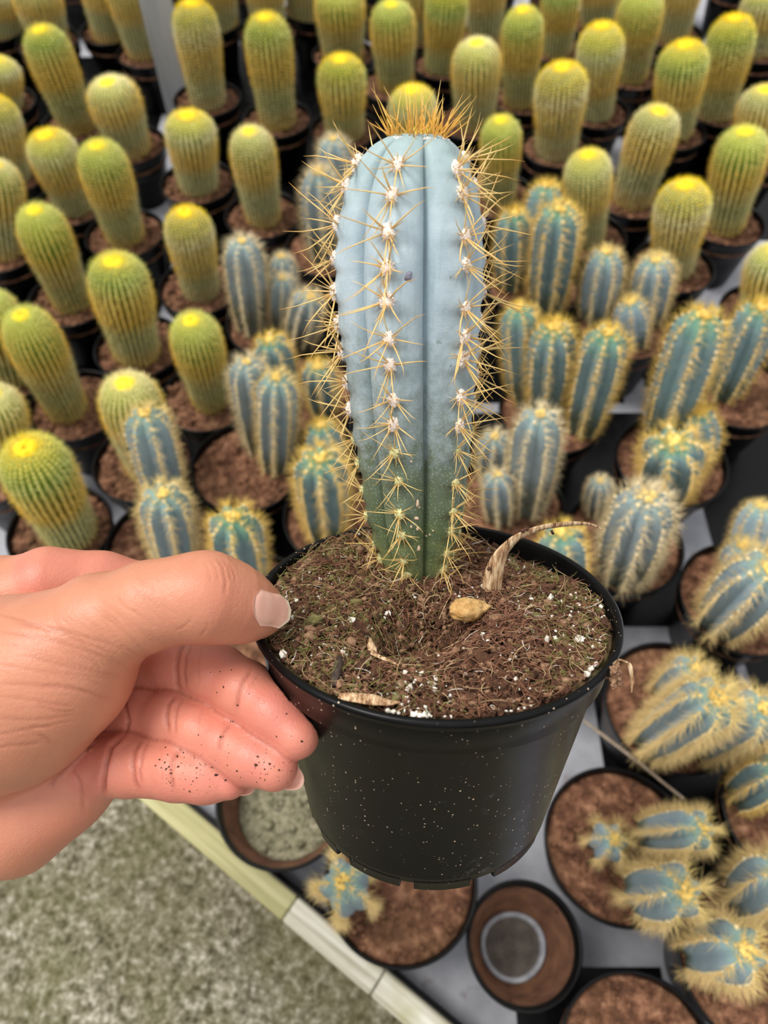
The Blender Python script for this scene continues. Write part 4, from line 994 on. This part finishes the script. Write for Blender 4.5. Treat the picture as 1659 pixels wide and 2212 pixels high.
# corky scars and one round blemish on the skin
M_CORK = m_plain('corky_scar', srgb(206, 180, 148), srgb(232, 212, 184), 500, 0.9, 0.5)
def scar(phi, z, rx, rz, m, name, lift=0.0002):
    p, nrm = stem_point(phi, z); f_, _t = rib_shape(np.array([phi])); rad = math.hypot(p.x - np.interp(z, sz[:158], sx[:158]), p.y)
    p = Vector((p.x - math.sin(phi) * rad * (1 - f_[0]), p.y + math.cos(phi) * rad * (1 - f_[0]), z)) + nrm * lift
    iv_, it_ = ico(); Vs = iv_ * (1 + R.uniform(-0.3, 0.3, (len(iv_), 1))) * [rx, rz, 0.00035]
    o = obj(name, mesh(name, Vs, it_, m), stem, loc=p); up = Vector((0, 0, 1)); xx = up.cross(nrm).normalized(); yy = nrm.cross(xx)
    o.rotation_mode = 'QUATERNION'; o.rotation_quaternion = Matrix((xx, yy, nrm)).transposed().to_quaternion()
for phi, z, rx, rz in ((1, 0.0315, 0.0005, 0.0016), (0, 0.0262, 0.0010, 0.0007), (1, 0.0225, 0.0006, 0.0008), (2, 0.0150, 0.0007, 0.0012), (-6, 0.0235, 0.0004, 0.0006), (14, 0.0185, 0.0004, 0.0004), (17, 0.0195, 0.0004, 0.0003), (3, 0.0300, 0.0004, 0.0004), (20, 0.0212, 0.0003, 0.0003), (-4, 0.0455, 0.0004, 0.0004), (40, 0.032, 0.0003, 0.0004), (44, 0.036, 0.0003, 0.0003), (46, 0.029, 0.0004, 0.0003)):
    scar(math.radians(phi), z, rx, rz, M_CORK, 'corky_scar')
scar(math.radians(-3), 0.0975, 0.0011, 0.0013, m_plain('blemish', srgb(120, 116, 132), srgb(160, 160, 178), 900, 0.8, 0.4), 'blemish', 0.0001)

# ---------------------------------------------------------------- the hand that lifts the pot
# modelled as one continuous skin around joints; J gives a joint by bearing from the phone and distance (metres)
def J(u, v, d, r):
    return np.array([(u - 829.5) / FPX * d, (1106 - v) / FPX * d, -d, r / FPX * d])

def smin(a, b, k):
    h = np.clip(0.5 + 0.5 * (b - a) / k, 0, 1)
    return b + (a - b) * h - k * h * (1 - h)

def chain(P, js, k=0.003):
    out = None
    for a, b in zip(js[:-1], js[1:]):
        ab = b[:3] - a[:3]; t = np.clip((P - a[:3]) @ ab / (ab @ ab), 0, 1)
        q = P - a[:3] - t[:, None] * ab
        d = np.sqrt((q * q).sum(1)) - (a[3] + (b[3] - a[3]) * t)
        out = d if out is None else smin(out, d, k)
    return out

THUMB = [J(40, 1475, 0.205, 175), J(135, 1420, 0.201, 140), J(215, 1352, 0.198, 108), J(325, 1308, 0.194, 91), J(400, 1293, 0.194, 86), J(448, 1289, 0.195, 92), J(500, 1302, 0.199, 80), J(535, 1314, 0.2025, 66), J(566, 1321, 0.2055, 50)]
THENAR = [J(-170, 1600, 0.225, 195), J(30, 1490, 0.206, 185), J(140, 1455, 0.2015, 132)]
INDEX = [J(105, 1258, 0.236, 78), J(220, 1258, 0.240, 64), J(340, 1282, 0.244, 60), J(470, 1290, 0.247, 52), J(556, 1292, 0.2435, 42)]
MIDDLE = [J(190, 1440, 0.240, 70), J(310, 1446, 0.230, 60), J(395, 1436, 0.222, 63), J(470, 1455, 0.2145, 59), J(527, 1490, 0.209, 60), J(590, 1540, 0.204, 55), J(642, 1592, 0.200, 47)]
RING = [J(215, 1540, 0.232, 62), J(310, 1541, 0.222, 52), J(375, 1553, 0.215, 56), J(430, 1577, 0.210, 54), J(487, 1605, 0.2065, 57), J(545, 1635, 0.203, 56), J(592, 1657, 0.2, 51)]
PINKY = [J(200, 1655, 0.222, 70), J(285, 1652, 0.2145, 64), J(335, 1657, 0.211, 59), J(385, 1663, 0.208, 62), J(445, 1676, 0.205, 55), J(495, 1686, 0.203, 40)]
BACKP = [[J(-170, 1600, 0.240, 190), J(-10, 1310, 0.238, 92), J(105, 1282, 0.238, 84)], [J(-170, 1660, 0.240, 190), J(190, 1440, 0.244, 84)], [J(-170, 1680, 0.240, 190), J(205, 1545, 0.238, 78)],
         [J(-150, 1715, 0.236, 158), J(30, 1762, 0.226, 108), J(140, 1700, 0.226, 82), J(200, 1655, 0.225, 72)]]
ARM = [J(-170, 1650, 0.236, 200), J(-420, 1760, 0.245, 195), J(-900, 1960, 0.262, 235), J(-1500, 2200, 0.29, 280)]

def groups(P):
    palm = chain(P, BACKP[0], 0.01)
    for c in BACKP[1:]: palm = smin(palm, chain(P, c, 0.01), 0.010)
    palm = smin(palm, chain(P, ARM, 0.02), 0.02)
    th = smin(chain(P, THUMB, 0.004), chain(P, THENAR, 0.01), 0.008)
    return palm, th, chain(P, INDEX), chain(P, MIDDLE), chain(P, RING), chain(P, PINKY)

HM = np.stack([hx, hy, HELD_AX])
def pot_dist(P):
    q = (P - HELD_RIM) @ HM.T; rho = np.hypot(q[:, 0], q[:, 1]); z = q[:, 2]
    R_ = np.where(z > -band, np.interp(z, [-band, 0], [HR - 0.0028, HR + 0.0003]), np.interp(z, [-HH, -band - 0.001], [HB, HR - 0.0045]))
    return np.maximum(rho - R_, np.maximum(z - 0.0, -z - HH))

def sdf(P):
    palm, th, ix, mi, ri, pi_ = groups(P)
    fl = palm
    for f in (ix, mi, ri, pi_): fl = smin(fl, f, 0.0045)
    fingers = np.minimum(np.minimum(ix, mi), np.minimum(ri, pi_))
    # neighbouring fingers meet in a sharp furrow
    ff = mi
    ff = smin(smin(ff, ri, 0.0022), smin(pi_, ix, 0.0022), 0.0022)
    near = np.clip((palm - 0.0005) / 0.003, 0, 1)
    fl = fl * (1 - near) + ff * near
    d = smin(fl, smin(th, palm + 0.002, 0.009), 0.0010)
    return np.maximum(d, -(pot_dist(P) - 0.00015))

def grad(P, e=0.0004, mag=False):
    g = np.stack([sdf(P + np.eye(3)[i] * e) - sdf(P - np.eye(3)[i] * e) for i in range(3)], -1)
    ln = np.linalg.norm(g, axis=1, keepdims=True)
    return (g / (ln + 1e-12), np.clip(ln[:, 0] / (2 * e), 0, 1)) if mag else g / (ln + 1e-12)

def surface_nets(lo, hi, h):
    n = np.ceil((hi - lo) / h).astype(int) + 1
    c = 5; nc = (n + c - 1) // c + 1
    gc = [lo[i] + np.arange(nc[i]) * h * c for i in range(3)]
    G = np.stack(np.meshgrid(*gc, indexing='ij'), -1)
    Dc = sdf(G.reshape(-1, 3)).reshape(nc)
    up = np.repeat(np.repeat(np.repeat(Dc, c, 0), c, 1), c, 2)[:n[0], :n[1], :n[2]]
    # a fine node is evaluated when any corner of its coarse cell is near the skin
    M = np.abs(Dc) < h * c * 2.2
    M2 = M.copy()
    for ax in range(3):
        s = np.roll(M2, -1, ax); M2 = M2 | s
    mk = np.repeat(np.repeat(np.repeat(M2, c, 0), c, 1), c, 2)[:n[0], :n[1], :n[2]]
    D = up.astype(np.float64).copy()
    idx = np.argwhere(mk)
    for s in range(0, len(idx), 400000):
        ii = idx[s:s + 400000]
        D[ii[:, 0], ii[:, 1], ii[:, 2]] = sdf(lo + ii * h)
    neg = D < 0
    # cells
    corners = [(i, j, k) for i in (0, 1) for j in (0, 1) for k in (0, 1)]
    sl = lambda o: tuple(slice(o[i], n[i] - 1 + o[i]) for i in range(3))
    cnt = sum(neg[sl(o)].astype(np.int8) for o in corners)
    act = (cnt > 0) & (cnt < 8)
    cid = np.full(act.shape, -1, dtype=np.int64); A = np.argwhere(act); cid[act] = np.arange(len(A))
    acc = np.zeros((len(A), 3)); num = np.zeros(len(A))
    for a in corners:
        for ax in range(3):
            if a[ax]: continue
            b = list(a); b[ax] = 1
            da = D[A[:, 0] + a[0], A[:, 1] + a[1], A[:, 2] + a[2]]; db = D[A[:, 0] + b[0], A[:, 1] + b[1], A[:, 2] + b[2]]
            cr = (da < 0) != (db < 0)
            t = np.where(cr, da / np.where(cr, da - db, 1), 0)
            p = np.repeat(np.array(a, float)[None], len(A), 0); p[:, ax] += t
            acc[cr] += p[cr]; num[cr] += 1
    V = lo + (A + acc / num[:, None]) * h
    F = []
    for ax in range(3):
        b, c_ = (ax + 1) % 3, (ax + 2) % 3
        s0 = [slice(1, n[i] - 1) for i in range(3)]; s0[ax] = slice(0, n[ax] - 1); s1 = list(s0); s1[ax] = slice(1, n[ax])
        na, nb = neg[tuple(s0)], neg[tuple(s1)]
        for flip, m in ((False, na & ~nb), (True, ~na & nb)):
            e = np.argwhere(m)
            if not len(e): continue
            off = np.ones(3, int); off[ax] = 0; e = e + off
            def g(db, dc):
                q = e.copy(); q[:, b] += db; q[:, c_] += dc
                return cid[q[:, 0], q[:, 1], q[:, 2]]
            quad = np.stack([g(-1, -1), g(0, -1), g(0, 0), g(-1, 0)], -1)
            F.append(quad[:, ::-1] if flip else quad)
    F = np.concatenate(F); F = F[(F >= 0).all(1)]
    return V, F

def subdivide(V, F):
    """one level of linear quad subdivision"""
    E = np.stack([F, np.roll(F, -1, 1)], -1).reshape(-1, 2); E.sort(1)
    key = E[:, 0] * len(V) + E[:, 1]; uq, inv = np.unique(key, return_inverse=True)
    ev = (V[uq // len(V)] + V[uq % len(V)]) / 2; fv = V[F].mean(1)
    n = len(V); e = inv.reshape(-1, 4) + n; f = np.arange(len(F)) + n + len(uq)
    Q = np.concatenate([np.stack([F[:, i], e[:, i], f, e[:, i - 1]], -1) for i in range(4)])
    return np.vstack([V, ev, fv]), Q

HV, HF = surface_nets(np.array([-0.335, -0.150, -0.320]), np.array([-0.012, 0.006, -0.165]), 0.0012)
for _ in range(2):
    g_, m_ = grad(HV, mag=True); HV = HV - (np.clip(sdf(HV), -0.0005, 0.0005) * np.where(m_ > 0.85, 1, 0.2))[:, None] * g_
HV, HF = subdivide(HV, HF)
HN, m_ = grad(HV, mag=True)
HV = HV - (np.clip(sdf(HV), -0.0003, 0.0003) * np.where(m_ > 0.85, 1, 0.15))[:, None] * HN

# creases and wrinkles pressed into the skin: polylines by bearing, half-width, depth (m), dark red tint
UVh = np.stack([829.5 + FPX * HV[:, 0] / -HV[:, 2], 1106 - FPX * HV[:, 1] / -HV[:, 2]], -1)
view = -HV / np.linalg.norm(HV, axis=1, keepdims=True)
front = np.clip((HN * view).sum(1) * 3, 0, 1)
palm_, th_, ix_, mi_, ri_, pi2_ = groups(HV)
own = np.argmin(np.stack([palm_, th_, ix_, mi_, ri_, pi2_], -1), -1)
CREASES = [
    (3, [(405, 1380), (388, 1405), (380, 1440), (383, 1480), (392, 1497)], 5, 0.0006, 0.8), (3, [(418, 1385), (402, 1420), (398, 1455), (404, 1490)], 3, 0.0003, 0.6), (3, [(548, 1440), (528, 1470), (515, 1505), (510, 1540)], 4, 0.0004, 0.7),
    (3, [(440, 1390), (428, 1430), (428, 1480)], 2, 0.00015, 0.2), (3, [(562, 1450), (545, 1480)], 2, 0.00015, 0.3),
    (4, [(382, 1502), (366, 1520), (360, 1550), (364, 1585)], 4, 0.0005, 0.9), (4, [(397, 1508), (384, 1530), (378, 1560), (380, 1590)], 3, 0.0003, 0.6), (4, [(502, 1560), (486, 1580), (476, 1605), (472, 1630)], 4, 0.00035, 0.7), (4, [(440, 1530), (430, 1560), (425, 1590)], 2, 0.00012, 0.2),
    (5, [(308, 1595), (292, 1620), (286, 1650), (292, 1690), (305, 1715)], 5, 0.0005, 0.8), (5, [(322, 1598), (308, 1630), (302, 1665), (308, 1700)], 3, 0.0003, 0.6), (5, [(392, 1612), (375, 1640), (370, 1675), (378, 1715)], 4, 0.00035, 0.7), (5, [(350, 1600), (348, 1640), (352, 1700)], 2, 0.00012, 0.2),
    (1, [(468, 1205), (482, 1225), (488, 1255), (486, 1290)], 3, 0.00028, 0.5), (1, [(480, 1205), (494, 1228), (500, 1258)], 3, 0.00022, 0.4), (1, [(455, 1208), (468, 1230), (473, 1262)], 2, 0.00018, 0.35), (1, [(492, 1212), (505, 1235), (510, 1262)], 2, 0.00018, 0.35), (1, [(440, 1212), (452, 1236), (458, 1262)], 2, 0.00012, 0.2),
    (1, [(380, 1362), (400, 1352), (415, 1335)], 2, 0.0002, 0.4), (1, [(430, 1378), (445, 1360), (450, 1340)], 2, 0.0002, 0.3),
    (-1, [(226, 1726), (224, 1690), (228, 1650), (240, 1612), (268, 1588)], 5, 0.0011, 1.0), (-1, [(268, 1590), (278, 1560), (272, 1530), (264, 1500)], 4, 0.0006, 0.8), (-1, [(184, 1760), (172, 1690), (150, 1650)], 4, 0.0004, 0.4), (-1, [(276, 1490), (283, 1465), (286, 1440)], 4, 0.0005, 0.7),
]
wr = np.random.default_rng(9)
for i in range(17):                                              # fan of wrinkles over the ball of the thumb
    y0 = 1318 + i * 19 + wr.uniform(-5, 5); x0 = wr.uniform(20, 150) if i % 2 else -20; xe = 285 - max(0, i - 7) * 17 - wr.uniform(0, 70); ye = 1408 + i * 11.5 + wr.uniform(-5, 5)
    xs = np.linspace(x0, xe, 7); t = np.linspace(0, 1, 7)
    ys = y0 + (ye - y0) * t ** 1.3 + 6 * np.sin(t * 5 + i) * wr.uniform(0.3, 1)
    CREASES.append((1, list(zip(xs, ys)), wr.uniform(2.5, 4.5), wr.uniform(0.00008, 0.00022), wr.uniform(0.2, 0.45)))
for i in range(70):                                              # fine lines along the back of the thumb
    x0 = wr.uniform(90, 330); y0 = 1400 - (x0 - 90) * 0.45 + wr.uniform(-70, 60); l = wr.uniform(40, 110); a = wr.uniform(0.5, 1.0)
    CREASES.append((1, [(x0, y0), (x0 + l * 0.5 * math.cos(a), y0 + l * 0.5 * math.sin(a) + 3), (x0 + l * math.cos(a), y0 + l * math.sin(a))], 2.0, 0.00012, 0.16))
dep = np.zeros(len(HV)); red_shade = np.zeros(len(HV))
_fs = np.sort(np.stack([mi_, ri_, pi2_, th_], -1), -1); red_shade = 0.85 * np.exp(-((_fs[:, 1] - _fs[:, 0]) / 0.0010) ** 2) * (_fs[:, 0] < 0.003) * (_fs[:, 1] < 0.004)   # shade in the furrows between fingers, painted as a dark red line
for gi, pl, hw, dp, rd in CREASES:
    pl = np.array(pl, float); lo = pl.min(0) - 25; hi = pl.max(0) + 25
    sel = np.where(((own == gi) if gi >= 0 else (own != 1)) & (front > 0.05) & (UVh > lo).all(1) & (UVh < hi).all(1))[0]
    if not len(sel): continue
    q = UVh[sel]; best = np.full(len(sel), 1e9); tpos = np.zeros(len(sel)); nseg = len(pl) - 1
    for s in range(nseg):
        ab = pl[s + 1] - pl[s]; t = np.clip((q - pl[s]) @ ab / (ab @ ab), 0, 1); d = np.linalg.norm(q - pl[s] - t[:, None] * ab, axis=1)
        cl = d < best; best[cl] = d[cl]; tpos[cl] = (s + t[cl]) / nseg
    fade = np.clip(np.minimum(tpos, 1 - tpos) * 6, 0.15, 1)
    g = np.exp(-(best / hw) ** 2) * fade * front[sel]; g2 = np.exp(-(best / (hw * 3.2)) ** 2) * fade * front[sel]
    dep[sel] += dp * g - 0.25 * dp * g2 * (1 - g)
    red_shade[sel] = np.maximum(red_shade[sel], rd * g)
HV = HV - HN * dep[:, None]
# pinkness of the skin: fingers and tips flushed, back of the thumb and wrist tan
pink = np.where(own == 1, 0.12, np.where(own == 0, np.interp(UVh[:, 0], [40, 230], [0.15, 0.5]), 0.72))
for js, am in ((MIDDLE, 0.3), (RING, 0.28), (PINKY, 0.28)):
    for k_, w_ in ((-1, 0.018), ):
        pink += am * np.exp(-(np.linalg.norm(HV - js[k_][:3], axis=1) / w_) ** 2)
pink += 0.35 * np.exp(-(np.linalg.norm(HV - THUMB[5][:3], axis=1) / 0.014) ** 2) * (own == 1) * 0.6
blend = np.exp(-((th_ - palm_) / 0.01) ** 2) * 0.15; pink = pink + blend
for _ in range(6):                                                # soften the borders between the zones
    acc = np.zeros(len(HV)); cn = np.zeros(len(HV))
    for i in range(4):
        for jj in (1, 3):
            np.add.at(acc, HF[:, i], pink[HF[:, (i + jj) % 4]]); np.add.at(cn, HF[:, i], 1)
    pink = 0.4 * pink + 0.6 * acc / np.maximum(cn, 1)

SK = NT('hand_skin'); _c = SK.coord()
_pk = SK.new('ShaderNodeAttribute', attribute_name='pink').outputs['Fac']; _cr = SK.new('ShaderNodeAttribute', attribute_name='crease').outputs['Fac']
_n = SK.noise(_c, 85, 4, 0.6); _f = SK.noise(_c, 900, 3, 0.6)
_col = SK.mix(SK.framp(_pk, 0.0, 1.0), srgb(197, 134, 103), srgb(209, 126, 109))
_col = SK.mix(SK.framp(_n, 0.35, 0.7, 0, 0.3), _col, srgb(226, 156, 124))
_col = SK.mix(SK.framp(SK.noise(_c, 38, 3, 0.6), 0.45, 0.7, 0, 0.24), _col, srgb(200, 108, 86))
_col = SK.mix(SK.math('MULTIPLY', _cr, 0.62), _col, srgb(140, 66, 48))  # reddens the creases and paints in the furrow shade between fingers
_vx = SK.voro(_c, 1500, 'DISTANCE_TO_EDGE'); 
_bm = SK.bump(_vx, 0.30, 0.0003, SK.bump(_f, 0.25, 0.0005))
M_SKIN = SK.done(_col, SK.framp(_n, 0.3, 0.7, 0.36, 0.46), _bm, spec=0.38, sss=0.15, sss_scale=0.0022)

W = eye_to_world(HV); org = eye_to_world(np.array([BACKP[3][2][:3]]))[0]
hm = mesh('hand', W - org, HF, M_SKIN)
for nm, val in (('pink', pink), ('crease', red_shade)):
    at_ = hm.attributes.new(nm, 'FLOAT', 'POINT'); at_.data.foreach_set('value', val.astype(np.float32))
hand = obj('person_hand', hm, loc=org)
tag(hand, 'bare left hand gripping the lifted black pot between thumb and fingers', 'hand')

def hit(uv, d0=0.165):
    """where the bearing uv first meets the skin"""
    uv = np.asarray(uv, float)
    r = np.stack([(uv[:, 0] - 829.5) / FPX, (1106 - uv[:, 1]) / FPX, -np.ones(len(uv))], -1); ln = np.linalg.norm(r, axis=1, keepdims=True); r = r / ln
    t = np.full(len(uv), d0)
    for _ in range(60): t = t + sdf(r * t[:, None]) * 0.8
    P = r * t[:, None]; return P, grad(P)

NL = NT('fingernail'); _c = NL.coord(); _n = NL.noise(_c, 200, 2); _e = NL.new('ShaderNodeAttribute', attribute_name='edge').outputs['Fac']
M_NAIL = NL.done(NL.mix(NL.framp(_e, 0.92, 0.97), NL.mix(_n, srgb(232, 172, 150), srgb(243, 194, 173)), srgb(222, 200, 172)), 0.24, spec=0.5, sss=0.1, sss_scale=0.002)
# thumb nail: a curved plate that follows the skin and lifts off at its free edge
nu, nv = 15, 17
base_e = np.array([(562, 1273), (549, 1288), (545.5, 1308), (548, 1330), (560, 1351)], float); tip_e = np.array([(592, 1283), (609, 1299), (615, 1317), (612, 1335), (592, 1353)], float)
vv = np.linspace(0, 4, nv); kk = np.arange(5)
be = np.stack([np.interp(vv, kk, base_e[:, i]) for i in (0, 1)], -1); te = np.stack([np.interp(vv, kk, tip_e[:, i]) for i in (0, 1)], -1)
uu = np.linspace(0, 1, nu)[:, None, None]
UVn = (be[None] * (1 - uu) + te[None] * uu).reshape(-1, 2)
Pn, Nn = hit(UVn)
eu = np.repeat(np.linspace(0, 1, nu), nv); ev = np.tile(np.linspace(0, 1, nv), nu)
lift = 0.0002 + 0.0004 * np.clip(eu * 6, 0, 1) * np.clip(np.minimum(ev, 1 - ev) * 6, 0, 1) + 0.0005 * np.clip((eu - 0.75) * 4, 0, 1)
top_ = Pn + Nn * lift[:, None]; bot_ = Pn - Nn * 0.0004
tipn = HV[0] * 0 + (THUMB[-1][:3] - THUMB[-3][:3]); tipn /= np.linalg.norm(tipn)
top_ += tipn * (0.0010 * np.clip((eu - 0.7) / 0.3, 0, 1))[:, None]; bot_ += tipn * (0.0008 * np.clip((eu - 0.7) / 0.3, 0, 1))[:, None]
Qg = grid_quads(nu, nv, wrap=False); ring = np.concatenate([np.arange(nv), np.arange(1, nu) * nv + nv - 1, (nu - 1) * nv + np.arange(nv - 2, -1, -1), np.arange(nu - 2, 0, -1) * nv])
nt = nu * nv; side = np.stack([ring, np.roll(ring, -1), np.roll(ring, -1) + nt, ring + nt], -1)
Vn = eye_to_world(np.vstack([top_, bot_])) - org
nm_ = mesh('thumbnail', Vn, [np.concatenate([Qg, Qg[:, ::-1] + nt, side])], M_NAIL)
at_ = nm_.attributes.new('edge', 'FLOAT', 'POINT'); at_.data.foreach_set('value', np.tile(eu, 2).astype(np.float32))
tag(obj('fingernail', nm_, hand), 'pale pink thumbnail')
# slivers of the ring and little finger nails, facing away under the tips
def nail_sliver(js, out, rw, off):
    a, b_ = js[-2][:3], js[-1][:3]; ax = (b_ - a) / np.linalg.norm(b_ - a); o = np.array(out, float); o -= o @ ax * ax; o /= np.linalg.norm(o); sd = np.cross(ax, o)
    c = b_ + o * js[-1][3] * 0.80 + ax * off
    iv_ = bm_sphere(); V = c + iv_[0][:, :1] * ax * rw * 1.35 + iv_[0][:, 1:2] * sd * rw + (iv_[0][:, 2:3] * 0.0006 - 0.0022 * iv_[0][:, 1:2] ** 2) * o
    me_ = mesh('nail', eye_to_world(V) - org, iv_[1], M_NAIL)
    at2 = me_.attributes.new('edge', 'FLOAT', 'POINT'); at2.data.foreach_set('value', np.clip(iv_[0][:, 0], 0, 1).astype(np.float32))
    obj('fingernail', me_, hand)
def bm_sphere():
    bm = bmesh.new(); bmesh.ops.create_icosphere(bm, subdivisions=3, radius=1.0); bm.verts.index_update()
    r = (np.array([v.co[:] for v in bm.verts]), np.array([[v.index for v in f.verts] for f in bm.faces])); bm.free(); return r
nail_sliver(RING, (0.10, -0.60, -0.80), 0.0036, 0.0030)
nail_sliver(PINKY, (0.10, -0.60, -0.80), 0.0030, 0.0024)
# peat dust on the fingers
dr = np.random.default_rng(4)
uvd = np.vstack([np.stack([dr.normal(425, 42, 70), dr.normal(1655, 24, 70)], -1), np.stack([dr.normal(575, 28, 34), dr.normal(1655, 22, 34)], -1), np.stack([dr.uniform(420, 670, 30), dr.uniform(1420, 1610, 30)], -1), np.stack([dr.normal(365, 6, 14), dr.normal(1672, 14, 14)], -1)])
Pd, Nd = hit(uvd); okd = (np.abs(sdf(Pd)) < 0.0003)
Pd = Pd[okd]
Vd, Td = crumbs(eye_to_world(Pd) - org, dr.gamma(2.0, 0.00006, len(Pd)) + 0.00007, dr)
tag(obj('peat_dust', mesh('peat_dust', Vd, Td, M_CR[0], smooth=False), hand), kind='stuff')

# ---------------------------------------------------------------- dry straw lying across the pots
V, Q = ribbon(np.array([(0.160, 0.172, 0.086), (0.178, 0.155, 0.090), (0.196, 0.138, 0.093), (0.214, 0.122, 0.091), (0.226, 0.113, 0.088)]), [0.0030, 0.0036, 0.0036, 0.0032, 0.0014], [0.0010] * 5, [0.2, 0.3, 0.3, 0.4, 0.5])
straw = obj('dry_straw', mesh('dry_straw', V, Q, m_plain('grey_straw', srgb(140, 122, 104), srgb(186, 168, 148), 200, 0.8, 0.4)))
tag(straw, 'greyish dry straw lying from the pot rim over pale sheet', 'straw')
